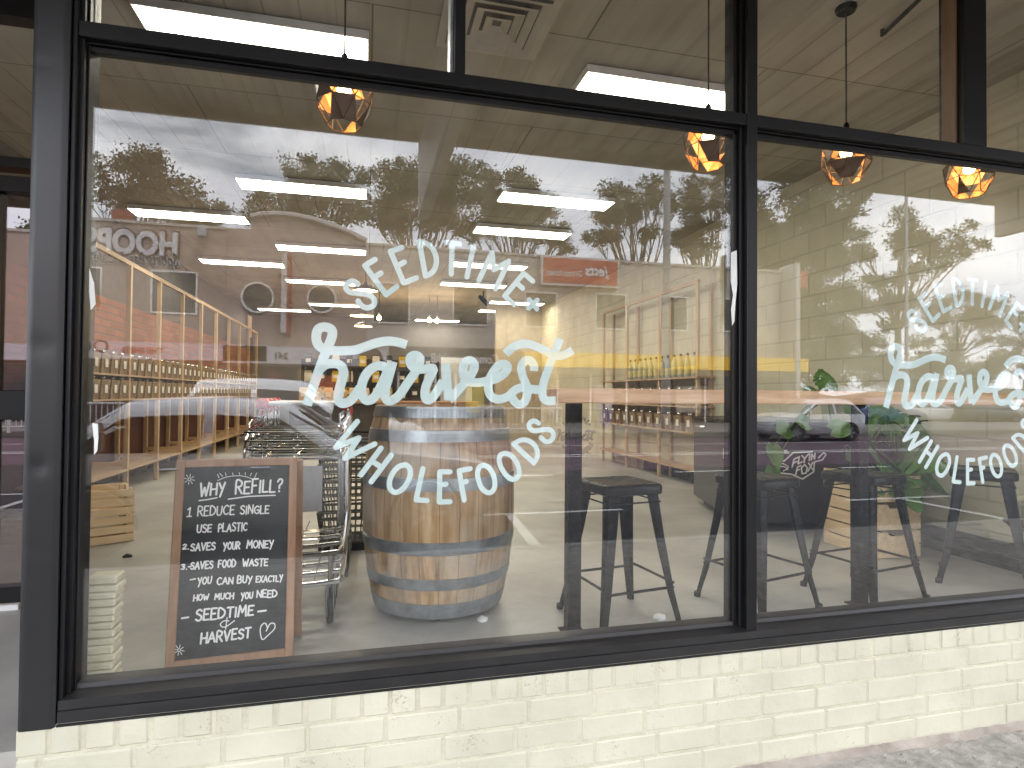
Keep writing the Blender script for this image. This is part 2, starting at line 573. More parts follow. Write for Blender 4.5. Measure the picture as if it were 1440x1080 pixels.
bo.inputs['Color1'].default_value = (1, 1, 1, 1); bo.inputs['Color2'].default_value = (.96, .955, .95, 1); bo.inputs['Mortar'].default_value = (.58, .56, .52, 1)
m3 = t.nodes.new('ShaderNodeMix'); m3.data_type = 'RGBA'; m3.blend_type = 'MULTIPLY'
rb_ = t.nodes.new('ShaderNodeValToRGB'); rb_.color_ramp.elements[0].position = .47; rb_.color_ramp.elements[0].color = (.15, .15, .15, 1); rb_.color_ramp.elements[1].position = .66
ra = t.nodes.new('ShaderNodeValToRGB')
ra.color_ramp.elements[0].position = .3; ra.color_ramp.elements[0].color = (.325, .30, .248, 1)
ra.color_ramp.elements[1].position = .68; ra.color_ramp.elements[1].color = (.415, .385, .322, 1)
m1 = t.nodes.new('ShaderNodeMix'); m1.data_type = 'RGBA'; m1.blend_type = 'MULTIPLY'; m1.inputs['Factor'].default_value = 1
m2 = t.nodes.new('ShaderNodeMix'); m2.data_type = 'RGBA'; m2.blend_type = 'OVERLAY'; m2.inputs['Factor'].default_value = .5
L_ = t.links.new
L_(tcn.outputs['Object'], mp1.inputs['Vector']); L_(mp1.outputs['Vector'], na.inputs['Vector'])
L_(tcn.outputs['Object'], nb.inputs['Vector']); L_(tcn.outputs['Object'], br.inputs['Vector'])
L_(na.outputs['Fac'], ra.inputs['Fac']); L_(ra.outputs['Color'], m1.inputs['A']); L_(br.outputs['Color'], m1.inputs['B'])
L_(tcn.outputs['Object'], bo.inputs['Vector']); L_(nb.outputs['Fac'], rb_.inputs['Fac']); L_(rb_.outputs['Color'], m3.inputs['Factor']); L_(m1.outputs['Result'], m3.inputs['A']); L_(bo.outputs['Color'], m3.inputs['B'])
L_(m3.outputs['Result'], m2.inputs['A']); L_(nb.outputs['Fac'], m2.inputs['B']); L_(m2.outputs['Result'], bs.inputs['Base Color'])
bs.inputs['Roughness'].default_value = .8
ceil_mat = mt
ce = MB(); ce.box(X_L - 3.0, X_R + .25, 0.02, Y_B + .3, Z_C, Z_C + .3)
struct(ce, 'ceiling', ceil_mat)

def brick_mat(name, c1, c2, mortar, bw, rh, ms=0.012, rough=0.8, axis='x', tint=0.3):
    mt, t, bs = nodes_of(name)
    tcn = t.nodes.new('ShaderNodeTexCoord')
    sp = t.nodes.new('ShaderNodeSeparateXYZ'); cb = t.nodes.new('ShaderNodeCombineXYZ')
    br = t.nodes.new('ShaderNodeTexBrick')
    br.inputs['Scale'].default_value = 1.0
    br.inputs['Brick Width'].default_value = bw; br.inputs['Row Height'].default_value = rh
    br.inputs['Mortar Size'].default_value = ms; br.inputs['Mortar Smooth'].default_value = .3
    br.inputs['Color1'].default_value = (*c1, 1); br.inputs['Color2'].default_value = (*c2, 1); br.inputs['Mortar'].default_value = (*mortar, 1)
    no = t.nodes.new('ShaderNodeTexNoise'); no.inputs['Scale'].default_value = 2.5; no.inputs['Detail'].default_value = 8
    mx = t.nodes.new('ShaderNodeMix'); mx.data_type = 'RGBA'; mx.blend_type = 'OVERLAY'; mx.inputs['Factor'].default_value = tint
    t.links.new(tcn.outputs['Object'], sp.inputs[0])
    t.links.new(sp.outputs['X' if axis == 'x' else 'Y'], cb.inputs['X']); t.links.new(sp.outputs['Z'], cb.inputs['Y'])
    t.links.new(cb.outputs[0], br.inputs['Vector']); t.links.new(tcn.outputs['Object'], no.inputs['Vector'])
    t.links.new(br.outputs['Color'], mx.inputs['A']); t.links.new(no.outputs['Fac'], mx.inputs['B'])
    t.links.new(mx.outputs['Result'], bs.inputs['Base Color'])
    bp = t.nodes.new('ShaderNodeBump'); bp.inputs['Strength'].default_value = .6; bp.inputs['Distance'].default_value = .008; bp.invert = True
    t.links.new(br.outputs['Fac'], bp.inputs['Height']); t.links.new(bp.outputs['Normal'], bs.inputs['Normal'])
    bs.inputs['Roughness'].default_value = rough
    return mt
red_brick = brick_mat('orange_red_brick', (.34, .135, .075), (.26, .10, .06), (.21, .13, .09), .24, .086, axis='y')
block_wall = brick_mat('painted_blockwork', (.56, .53, .40), (.53, .505, .38), (.48, .455, .345), .40, .20, .010, axis='y')
plaster = M('grey_plaster', (.22, .20, .18), rough=.8, var=.1, scale=2)
dark_plaster = M('charcoal_wall_paint', (.05, .045, .042), rough=.7, var=.2, scale=2)

w = MB(); w.box(X_L - .2, X_L, 1.9, Y_B, 0.0, 2.15)
w.box(X_L - 3.0, X_L - .2, 1.9, 2.1, 0, 2.15)
wl = thing('brick_wall', 'orange red brick wall behind the long pine shelving', 'wall', (X_L, 8, 0))
w.build('brickwork', red_brick, wl)
w = MB(); w.box(X_L, X_L + .012, 1.9, Y_B, 0.0, .97); w.build('wall_shade', M('maroon_wall_shade', (.085, .028, .022), rough=.6, var=.2, scale=2), wl)  # maroon sheet that puts the shade under the shelves into the wall colour
w = MB(); w.box(X_L - .2, X_L, 1.9, Y_B, 2.15, Z_C)
w.box(X_L - 3.0, X_L - .2, 1.9, 2.1, 2.15, Z_C)
w.build('bulkhead', M('grey_bulkhead', (.12, .105, .095), rough=.8), wl)
w = MB(); w.box(X_R, X_R + .2, 0.08, Y_B, 0.0, Z_C)
wr = thing('block_wall', 'cream painted blockwork side wall with black skirting beside the stools', 'wall', (X_R, 6, 0))
w.build('blockwork', block_wall, wr)
w = MB(); w.box(X_R - .02, X_R, 0.10, 5.9, 0, .16); w.build('skirting', black_metal, wr)
w = MB(); w.box(X_L - .2, X_R + .2, Y_B, Y_B + .2, 0.0, Z_C)
wb = thing('rear_wall', 'plain grey plaster wall closing the far end of the shop', 'wall', (0, Y_B, 0))
w.build('plasterwork', plaster, wb)
w = MB(); w.box(-1.6, 1.7, Y_B - .02, Y_B, 0.9, 2.0); w.build('dark_panel', dark_plaster, wb)
w = MB(); w.box(2.0, 2.9, Y_B - .02, Y_B, 0, 2.1); w.build('door_leaf', white_paint, wb)

# ================================================================ low brick wall under the window
Y_F = -0.06
FB = at(706, 953, Y_F).z                       # underside of the frame
x_c0 = at(36, 540, Y_F).x; x_c1 = at(89, 540, Y_F).x
rb = random.Random(3)
wall_thing = thing('low_brick_wall', 'low cream painted brick wall with header course under the shop window', 'wall', (1.5, 0, Z_PAVE))
mb = MB()
XW0, XW1 = at(22, 1040, Y_F).x, 7.0
def brick(mb, x0, x1, z0, z1, yf):
    d = rb.uniform(-.0022, .0022)
    a = rb.uniform(-.0012, .0012)
    mb.box(x0 + a, x1 + a, yf - d, yf + .09, z0 + rb.uniform(-.0012, .0012), z1 + rb.uniform(-.0012, .0012), bev=rb.uniform(.003, .006))
z = FB
x = XW0
head_h = .077
while x < XW1:                                   # header course, its top under the frame
    ww = .076 + rb.uniform(-.0025, .0025)
    brick(mb, x, x + ww, z - head_h, z - .001, Y_F)
    x += ww + .0095
row = 0
zt = z - head_h - .0095
while zt > Z_PAVE - .25:
    x = XW0
    if row % 2 == 0:
        first = .052
        brick(mb, x, x + first, zt - .0765, zt, Y_F); x += first + .0095
    while x < XW1:
        ww = .23 + rb.uniform(-.004, .004)
        brick(mb, x, x + ww, zt - .0765, zt, Y_F); x += ww + .0095
    zt -= .086; row += 1
# paint with little chips and dirt
mt, t, bs = nodes_of('painted_brick_face')
tcn = t.nodes.new('ShaderNodeTexCoord')
n_a = t.nodes.new('ShaderNodeTexNoise'); n_a.inputs['Scale'].default_value = 4; n_a.inputs['Detail'].default_value = 5
n_b = t.nodes.new('ShaderNodeTexNoise'); n_b.inputs['Scale'].default_value = 120; n_b.inputs['Detail'].default_value = 3; n_b.inputs['Distortion'].default_value = .8
n_c = t.nodes.new('ShaderNodeTexNoise'); n_c.inputs['Scale'].default_value = 9; n_c.inputs['Detail'].default_value = 3
n_d = t.nodes.new('ShaderNodeTexNoise'); n_d.inputs['Scale'].default_value = 46; n_d.inputs['Detail'].default_value = 6
ra = t.nodes.new('ShaderNodeValToRGB')
ra.color_ramp.elements[0].position = .3; ra.color_ramp.elements[0].color = (.50, .48, .37, 1)
ra.color_ramp.elements[1].position = .7; ra.color_ramp.elements[1].color = (.60, .575, .45, 1)
mul = t.nodes.new('ShaderNodeMath'); mul.operation = 'MULTIPLY'
rr = t.nodes.new('ShaderNodeValToRGB'); rr.color_ramp.elements[0].position = .395; rr.color_ramp.elements[1].position = .425
mx = t.nodes.new('ShaderNodeMix'); mx.data_type = 'RGBA'; mx.inputs['B'].default_value = (.30, .25, .18, 1)
L_ = t.links.new
for n_ in (n_a, n_b, n_c, n_d): L_(tcn.outputs['Object'], n_.inputs['Vector'])
L_(n_a.outputs['Fac'], ra.inputs['Fac']); L_(n_b.outputs['Fac'], mul.inputs[0]); L_(n_c.outputs['Fac'], mul.inputs[1])
L_(mul.outputs[0], rr.inputs['Fac']); L_(ra.outputs['Color'], mx.inputs['A']); L_(rr.outputs['Color'], mx.inputs['Factor'])
L_(mx.outputs['Result'], bs.inputs['Base Color']); bs.inputs['Roughness'].default_value = .55
bp = t.nodes.new('ShaderNodeBump'); bp.inputs['Strength'].default_value = .38; bp.inputs['Distance'].default_value = .006
L_(n_d.outputs['Fac'], bp.inputs['Height']); L_(bp.outputs['Normal'], bs.inputs['Normal'])
painted_brick = mt
rr.color_ramp.elements[0].position = .385; rr.color_ramp.elements[1].position = .43
rr.color_ramp.elements[0].color = (0, 0, 0, 1); rr.color_ramp.elements[1].color = (.55, .55, .55, 1)
mb.build('brickwork', painted_brick, wall_thing)
mo = MB(); mo.box(XW0 + .003, XW1, Y_F + .0038, .05, Z_PAVE - .4, FB + .004)
mo.build('mortar', M('painted_mortar', (.53, .505, .38), rough=.75, var=.12, scale=12, bump=.5, bscale=70), wall_thing)
ib = MB()                                         # inner face of the low wall, painted, its worn top edge shows through the glass
zs = at(706, 907, .03).z
x = x_c1
while x < X_R:
    ib.box(x, x + .112, .012, .10, -.02, zs - .002 + rb.uniform(-.0035, .002), bev=.004); x += .114
ib.build('inner_ledge', M('cream_ledge_paint', (.66, .65, .50), rough=.6, var=.15, scale=20), wall_thing)

# ================================================================ window frame, panes, lettering
win = thing('shop_window', 'large black framed shopfront window with pale lettering over the brick wall', 'window', (1.0, 0, FB))
Y_FR = -0.05
ZG0 = at(110, 962, 0).z + .004                    # bottom of the glass
ZG1 = at(136, 75.5, 0).z                          # top of the main panes
ZT1 = at(112, 27, Y_FR).z                         # transom face
ZT0 = at(110, 48.6, Y_FR).z
xs = at(98, 540, Y_FR).x
XM0, XM1 = at(1051, 400, Y_FR).x, at(1065.4, 400, Y_FR).x
XE = 3.62
Z_HEAD = 3.08
mb = MB(); mb.box(x_c0, x_c1 - .0015, Y_F + .004, .09, FB - .004, Z_HEAD, bev=.004)
nx_, nz_ = 10, 190                                  # pressed sheet face with a few knocks in it
dents = [(58, 486, .035, .03, .003), (57, 655, .018, .02, .005), (52, 772, .035, .008, .004), (72, 94, .04, .004, .0014), (45, 300, .05, .12, .0015)]
dd_ = [(at(a, b, Y_F).x, at(a, b, Y_F).z, sx, sz, h) for a, b, sx, sz, h in dents]
vs = []
for j in range(nz_ + 1):
    for i in range(nx_ + 1):
        u = i / nx_
        X = x_c0 + (x_c1 - .0015 - x_c0) * u; Z = FB - .004 + (Z_HEAD - FB + .004) * j / nz_
        e_ = .004 * (1 if i in (0, nx_) else 0)
        vs.append((X, Y_F - .004 + e_ + .0006 * math.sin(Z * 5 + 1) + sum(h * math.exp(-((X - a) / sx) ** 2 - ((Z - b + (X - a) * .12) / sz) ** 2) for a, b, sx, sz, h in dd_), Z))
mb.add(vs, [(j * (nx_ + 1) + i, j * (nx_ + 1) + i + 1, (j + 1) * (nx_ + 1) + i + 1, (j + 1) * (nx_ + 1) + i) for j in range(nz_) for i in range(nx_)])
for i0 in (0, nx_):
    mb.add([p for j in range(nz_ + 1) for p in (vs[j * (nx_ + 1) + i0], (vs[j * (nx_ + 1) + i0][0], Y_F + .012, vs[j * (nx_ + 1) + i0][2]))], [(2 * j, 2 * j + 1, 2 * j + 3, 2 * j + 2) for j in range(nz_)])
colm = mb.build('corner_post', M('dark_grey_post', (.013, .0135, .0145), rough=.34, var=.2, scale=2.5, bump=.05, bscale=200, rvar=.1), win, smooth=True)
mb = MB(); mb.box(x_c1, xs, Y_FR, .07, FB + .002, Z_HEAD, bev=.002)
g0 = at(119, 540, 0).x
mb.box(xs, xs + .012, Y_FR + .018, .07, ZG0 - .03, Z_HEAD)
mb.box(xs + .012, g0, -.014, .05, ZG0 - .03, Z_HEAD, bev=.002)
mb.build('jamb', black_al, win)
mb = MB(); mb.box(XM0, XM1, Y_FR, .07, FB + .03, Z_HEAD, bev=.002)
mb.box(XM0 - .016, XM0, -.026, .06, ZG0 - .03, Z_HEAD, bev=.002)
mb.box(XM0 - .034, XM0 - .016, -.010, .05, ZG0 - .03, Z_HEAD, bev=.002)
mb.box(XM1, XM1 + .018, -.012, .05, ZG0 - .03, Z_HEAD)
mb.build('mullion', black_al, win)
mb = MB(); mb.box(XE, X_R + .1, Y_F, .09, FB - .004, Z_HEAD, bev=.003); mb.build('end_post', black_al, win)
spans = ((g0, XM0 - .034), (XM1 + .018, XE))
for a, b in ((xs + .0005, XM0 - .0005), (XM1 + .0005, XE - .0005)):
    mb = MB(); mb.box(a, b, Y_FR + .0015, .068, ZT0, ZT1, bev=.003)
    mb.box(a + .0005, b - .0005, -.022, .012, ZG1 + .018, ZT0 - .0005, bev=.003)
    mb.box(a + .001, b - .001, -.010, .012, ZG1 - .002, ZG1 + .0175, bev=.003)
    mb.build('transom', black_al, win)
zsl = at(86, 985.5, Y_FR - .006).z
mb = MB()                                         # sill: sloping bead, stepped face
xa, xb = x_c1, X_R
prof = [(.05, ZG0), (-.006, ZG0), (-.010, ZG0 - .012), (-.014, ZG0 - .014), (Y_FR - .006, zsl), (Y_FR - .006, zsl - .026), (Y_FR - .003, zsl - .027),
        (Y_FR - .003, zsl - .029), (Y_FR - .008, zsl - .030), (Y_FR - .008, zsl - .062), (Y_FR - .005, zsl - .063), (Y_FR - .005, zsl - .065), (Y_FR - .013, zsl - .066), (Y_FR - .013, FB - .002), (.05, FB - .002)]
mb.prism(prof, lambda a, b, tt: (tt, a, b), xa + .002, xb)
mb.build('sill', M('weathered_black_sill', (.014, .0135, .014), rough=.42, var=.35, scale=7, stretch=(1, 6, 6), rvar=.12), win)
# transom lights' mullions
for pa, pb in ((640, 655), (1356, 1388)):
    a, b = at(pa, 40, Y_FR).x, at(pb, 40, Y_FR).x
    mb = MB(); mb.box(a, b, Y_FR + .002, .066, ZT1 + .0005, Z_HEAD - .001, bev=.002)
    mb.build('mullion', black_al, win)
    mb = MB(); mb.box(a - .012, a - .001, -.02, .045, ZT1 + .001, Z_HEAD - .002, bev=.002)
    mb.build('glazing_bead', wood('dark_bead', (.10, .055, .025), (.16, .09, .04), 'z') if pa > 1000 else grey_steel, win)
mb = MB(); mb.box(x_c0, X_R + .1, Y_F - .01, .1, Z_HEAD + .001, 3.14, bev=.003); mb.build('head', black_al, win)
mb = MB(); mb.box(at(128, 15, 0.01).x, at(134, 15, 0.01).x, .012, .035, ZT1 + .002, Z_HEAD - .002); mb.build('bright_strip', M('pale_strip', (.7, .7, .66), rough=.5), win)
panes = []
for a, b in spans:
    mb = MB(); mb.box(a - .004, b + .004, 0, .006, ZG0 - .004, ZG1 + .004)
    panes.append(mb.build('pane', clear_glass, win))
tm = [at(p, 40, Y_FR).x for p in (640, 655, 1356, 1388)]
for a, b in ((xs + .01, tm[0]), (tm[1], XM0), (XM1, tm[2]), (tm[3], XE)):
    mb = MB(); mb.box(a - .002, b + .002, .001, .007, ZT1 - .004, Z_HEAD + .004); mb.build('pane', clear_glass, win)

# --- lettering: monoline strokes on the inside of the glass
def S1(l, ox, oy, k): return [(ox + x / k, oy + y / k) for x, y in l]
HARV = []
A_ = lambda l: HARV.append(S1(l, 420, 440, 7.2))
B_ = lambda l: HARV.append(S1(l, 620, 440, 7.2))
A_([(83, 935), (130, 800), (185, 640), (240, 490), (298, 340), (338, 235), (332, 170), (268, 143), (202, 162), (178, 230), (192, 312), (250, 362), (340, 381), (450, 383), (570, 375), (680, 340), (790, 303), (900, 285), (1000, 295), (1095, 322)])
A_([(215, 570), (268, 526), (335, 512), (405, 522), (447, 565), (450, 630), (425, 725), (400, 830), (408, 893), (450, 917), (510, 898), (560, 850), (625, 755)])
A_([(905, 565), (850, 540), (790, 537), (720, 580), (665, 655), (637, 750), (645, 835), (685, 885), (740, 875), (795, 815), (850, 705), (900, 590)])
A_([(955, 492), (920, 620), (880, 770), (878, 848), (905, 888), (960, 880), (1030, 820), (1100, 715), (1175, 610), (1222, 520), (1225, 455), (1182, 427), (1133, 450), (1130, 505), (1170, 555), (1250, 570), (1365, 562), (1325, 660), (1285, 765), (1282, 850), (1312, 882), (1355, 858), (1410, 785), (1465, 690)])
B_([(52, 512), (58, 640), (72, 790), (84, 882)])
B_([(84, 882), (150, 815), (245, 705), (320, 610), (345, 530), (305, 482), (248, 502), (227, 575), (248, 655), (300, 697), (385, 705), (470, 690), (560, 668), (645, 612), (682, 555), (660, 520), (605, 525), (540, 590), (488, 700), (490, 800), (535, 860), (610, 873), (690, 843), (750, 785), (820, 757), (890, 766), (970, 775), (1040, 770)])
B_([(950, 588), (947, 525), (905, 477), (850, 490), (820, 555), (840, 650), (880, 750), (880, 835), (850, 905), (795, 925), (748, 893), (728, 850)])
B_([(1215, 258), (1150, 425), (1085, 595), (1040, 745), (1040, 845), (1080, 888), (1172, 888)])
B_([(660, 412), (740, 342), (830, 312), (920, 318), (1020, 358), (1120, 412), (1200, 435), (1280, 415), (1345, 375)])
SEED = []
A3 = lambda l, sm: SEED.append((S1(l, 470, 320, 7.2), sm))
B3 = lambda l, sm: SEED.append((S1(l, 620, 320, 7.2), sm))
A3([(240, 572), (190, 543), (135, 565), (120, 612), (160, 655), (250, 665), (350, 683), (405, 730), (395, 788), (335, 812), (275, 788), (243, 742)], True)
A3([(412, 322), (310, 385), (525, 680), (632, 597)], False); A3([(398, 508), (472, 460)], False)
A3([(683, 202), (570, 240), (705, 560), (832, 508)], False); A3([(640, 388), (710, 348)], False)
A3([(862, 145), (925, 490)], False); A3([(862, 140), (935, 160), (1002, 220), (1035, 320), (1020, 410), (978, 465), (925, 490)], True)
A3([(1132, 148), (1272, 165)], False); A3([(1196, 160), (1186, 468)], False)
B3([(333, 190), (265, 498)], False)
B3([(387, 530), (520, 250), (537, 425), (690, 338), (555, 620)], False)
B3([(933, 540), (840, 462), (650, 690), (743, 778)], False); B3([(770, 560), (830, 612)], False)
B3([(895, 730), (975, 822)], False); B3([(978, 732), (890, 815)], False)
WHOLE = []
A5 = lambda l, sm, ox=460: WHOLE.append((S1(l, ox, 580, 7.2), sm))
A5([(305, 92), (90, 352), (322, 258), (180, 465), (482, 320)], False)
A5([(545, 362), (343, 632)], False); A5([(650, 432), (447, 702)], False); A5([(450, 490), (550, 556)], False)
A5([(795, 530), (835, 565), (840, 640), (800, 735), (740, 795), (685, 808), (640, 775), (632, 700), (665, 615), (725, 550), (795, 530)], True)
A5([(970, 570), (902, 885), (1012, 893)], False)
A5([(1245, 602), (1142, 602), (1137, 908), (1245, 905)], False); A5([(1142, 735), (1205, 727)], False)
A5([(442, 570), (330, 592), (380, 888)], False, 600); A5([(350, 715), (402, 700)], False, 600)
A5([(580, 535), (632, 562), (678, 640), (693, 730), (670, 797), (620, 813), (562, 770), (527, 690), (517, 610), (540, 550), (580, 535)], True, 600)
A5([(790, 415), (850, 432), (908, 500), (938, 580), (930, 648), (880, 680), (820, 650), (762, 570), (737, 490), (750, 432), (790, 415)], True, 600)
A5([(885, 322), (1090, 515)], False, 600); A5([(885, 320), (960, 280), (1040, 290), (1108, 350), (1125, 440), (1090, 515)], True, 600)
A5([(1140, 110), (1090, 87), (1047, 110), (1047, 160), (1100, 188), (1190, 175), (1262, 183), (1290, 232), (1260, 288), (1210, 296), (1162, 255)], True, 600)
Y_LET = .0085
def on_glass(p, y=Y_LET):
    q = at(p[0], p[1], y)
    return (q.x, q.z)
dx2 = at(1245, 575, Y_LET).x - at(430, 570, Y_LET).x
for pi, off in ((0, 0.0), (1, dx2)):
    fn = lambda a, b, h: (a + off, Y_LET + h, b)
    word = MB()
    for l in HARV: word.stroke([on_glass(p) for p in l], .0305, fn, round_=False)
    o = word.build('lettering', vinyl, panes[pi])
    top = MB()
    for l, sm in SEED: top.stroke([on_glass(p) for p in l], .0185, fn, smooth=sm)
    top.build('lettering', vinyl, panes[pi])
    low = MB()
    for l, sm in WHOLE: low.stroke([on_glass(p) for p in l], .0178, fn, smooth=sm)
    low.build('lettering', vinyl, panes[pi])
# scraps of torn tape on the jamb and mullion
def scrap(pxs, y, label, parent=None):
    mb = MB()
    poly = [at(a, b, y) for a, b in pxs]
    n = len(poly)
    mb.add([(p.x, y + .002 * math.sin(i * 2.1), p.z) for i, p in enumerate(poly)] + [(p.x, y - .0015 + .002 * math.sin(i * 2.1), p.z) for i, p in enumerate(poly)],
           [tuple(range(n)), tuple(range(2 * n - 1, n - 1, -1))] + [(i, (i + 1) % n, n + (i + 1) % n, n + i) for i in range(n)])
    o = mb.build('torn_tape', M('white_tape', (.75, .77, .74), rough=.6, var=.1), None)
    recenter(o)
    tag(o, label, 'tape')
scrap([(1028, 355), (1036, 352), (1036, 400), (1034, 425), (1033, 452), (1029, 458), (1028, 435), (1031, 415), (1027, 395)], -.031, 'torn white tape strip stuck to the middle mullion')
scrap([(126, 378), (132, 398), (135, 428), (128, 436), (125, 410)], -.016, 'small torn white tape scrap high on the left jamb')
scrap([(130, 595), (137, 596), (139, 615), (137, 634), (132, 640), (133, 620)], -.016, 'narrow torn white tape scrap low on the left jamb')

# ================================================================ recessed entry at the left
YD = 1.42
entry = thing('entry_door', 'black framed tinted glass entry door beside the dark corner post', 'door', (-2.2, YD, -.02))
zx = lambda py: at(20, py, YD).z
xd0, xd1 = -3.4, at(60, 400, YD).x + .12
mb = MB()
mb.box(xd0, xd1, YD - .03, YD + .05, zx(845), zx(823), bev=.003)
mb.box(xd0, xd1, YD - .035, YD + .05, zx(590), zx(549), bev=.003)
mb.box(xd0, xd1, YD - .03, YD + .05, zx(272), zx(250), bev=.003)
mb.box(xd0, xd1, YD - .05, YD + .05, zx(240), zx(225), bev=.003)
mb.box(xd0, xd1, YD - .05, YD + .05, zx(30), Z_C)
mb.box(at(-3, 400, YD).x, at(1, 400, YD).x, YD - .028, YD + .045, zx(823), zx(272))
mb.build('frame', black_al, entry)
mb = MB(); mb.box(xd0, xd1, YD + .005, YD + .011, zx(836), zx(260)); mb.build('pane', door_glass, entry)
mb = MB(); mb.box(xd0, xd1, YD + .005, YD + .011, zx(232), zx(24)); mb.build('pane', clear_glass, entry)
mb = MB(); mb.box(xd0, at(27.5, 850, YD - .04).x, YD - .05, YD - .031, zx(856), zx(846), bev=.003)
mb.build('threshold_strip', M('white_threshold', (.82, .82, .80), rough=.4, var=.05), entry)
# splayed return panel hiding behind the corner post
mb = MB()
pts2 = [(x_c0 + .01, .02), (x_c0 + .06, .06), (xd1 + .05, YD), (xd1 - .02, YD)]
mb.prism(pts2, lambda a, b, tt: (a, b, tt), -.1, Z_C)
o = recenter(mb.build('return_panel', black_al, None)); tag(o, 'black splayed side panel between the corner post and the entry door', 'panel')
mb = MB()
mb.box(-3.6, at(27.0, 880, YD - .08).x, YD - .09, YD + .3, zx(914), zx(857), bev=.006)
struct(mb, 'doorstep', M('doorstep_paint', (.36, .345, .29), rough=.7, var=.25, scale=14))

# ================================================================ awning over the pavement
Y_AW = -2.7
Z_SOF = 3.17
aw = thing('street_awning', 'grey sheet metal street awning with ribbed soffit above the shop window', 'awning', (0, -1.4, Z_SOF))
sof_mat = M('soffit_sheet', (.27, .245, .205), rough=.65, var=.12, scale=3, stretch=(3, .6, 1))
mb = MB(); mb.box(-14, 16, Y_AW, -.072, Z_SOF, Z_SOF + .25)
mb.build('soffit', sof_mat, aw)
mb = MB()
x = -13.9
while x < 15.9:
    mb.box(x, x + .03, Y_AW + .02, -.09, Z_SOF - .028, Z_SOF - .0005); x += .21
mb.build('soffit_ribs', M('soffit_rib', (.055, .05, .042), rough=.7), aw)
mb = MB(); mb.box(-14, 16, Y_AW - .05, Y_AW - .002, 3.09, 3.52, bev=.006); mb.build('fascia', M('awning_fascia', (.16, .145, .13), rough=.5), aw)
mb = MB(); mb.box(.37, .46, Y_AW + .002, -.10, 2.46, Z_SOF - .018, bev=.004); mb.build('downstand_beam', M('beam_paint', (.42, .40, .39), rough=.5), aw)
for xx in (-5.2, 6.3):
    mb = MB(); mb.box(xx, xx + .09, Y_AW + .002, -.10, 2.75, Z_SOF - .018, bev=.004); mb.build('downstand_beam', M('beam_paint', (.42, .40, .39)), aw)
# the shop row's upper front and neighbours, closing the place behind the awning
fr = thing('shop_row', 'rendered upper front of the shop row above the awning', 'building', (0, 0, 3.4))
mb = MB(); mb.box(-14, 16, -.07, .018, 3.43, 6.2); mb.build('upper_wall', plaster, fr)
mb = MB(); mb.box(-14, 16, .02, Y_B + .3, 3.43, 3.6); mb.build('roof', plaster, fr)
mb = MB(); mb.box(X_R + .21, 16, -.055, .02, FB, 3.13); mb.build('side_wall', painted_brick, fr)
mb = MB(); mb.box(-14, -3.65, -.06, .2, Z_PAVE - .1, 3.15); mb.build('side_wall', painted_brick, fr)

# ================================================================ ceiling lights (lit)
tube_mat = M('lit_diffuser', (.9, .9, .85), emis=(1.0, .95, .80), es=5.8)
def troffer(name, x0, x1, y, label, group):
    t_ = thing(name, label, 'ceiling light', ((x0 + x1) / 2, y + .15, Z_C - .06), group)
    mb = MB(); mb.box(x0, x1, y, y + .30, Z_C - .055, Z_C - .006, bev=.004); mb.build('housing', white_paint, t_)
    mb = MB(); mb.box(x0 + .012, x1 - .012, y + .012, y + .288, Z_C - .060, Z_C - .0552); mb.build('diffuser', tube_mat, t_)
    return t_
LG = [((190, 8), (519, 55), 'near left'), ((826, 101), None, 'near right'), ((330, 252), (516, 266), 0), ((195, 294), (345, 306), 0),
      ((706, 270), (866, 285), 0), ((672, 320), (806, 328), 0), ((385, 345), (515, 352), 0), ((280, 364), (398, 372), 0),
      ((638, 368), (742, 376), 0), ((415, 393), (500, 399), 0), ((618, 396), (712, 403), 0), ((437, 426), (512, 431), 0),
      ((365, 433), (437, 438), 0), ((690, 423), (765, 428), 0), ((670, 435), (742, 440), 0), ((585, 448), (645, 453), 0)]
LBL = ['bright ceiling panel nearest the glass above the chalkboard', 'bright ceiling panel nearest the glass above the bar table',
       'ceiling panel in the left inner row, second from the glass', 'ceiling panel over the aisle by the left shelving, nearest the glass there',
       'ceiling panel in the right row behind the downstand beam', 'ceiling panel in the right row just above the word SEEDTIME',
       'ceiling panel in the left inner row, third from the glass', 'ceiling panel over the aisle by the left shelving, second from the glass',
       'ceiling panel seen through the letters IM of SEEDTIME', 'ceiling panel in the left inner row, fourth from the glass',
       'ceiling panel seen below the letter T of SEEDTIME', 'ceiling panel in the left inner row, farthest from the glass',
       'ceiling panel over the aisle by the left shelving, farthest from the glass', 'ceiling panel in the right row beside the star of the lettering',
       'ceiling panel in the right row farthest from the glass', 'lone ceiling panel above the middle of the service counter']
for (a, b, _), lb in zip(LG, LBL):
    p = onz(a[0], a[1], Z_C - .06)
    if b is None:
        x0, x1 = p.x, p.x + 1.2
    else:
        q = onz(b[0], b[1], Z_C - .06)
        p.y = (p.y + q.y) / 2
        x1 = onz(b[0], b[1], Z_C - .06).x
        x0 = x1 - 1.2
    troffer('ceiling_light', x0, x1, min(p.y, Y_B - .4), lb, 'fluorescent ceiling panels')
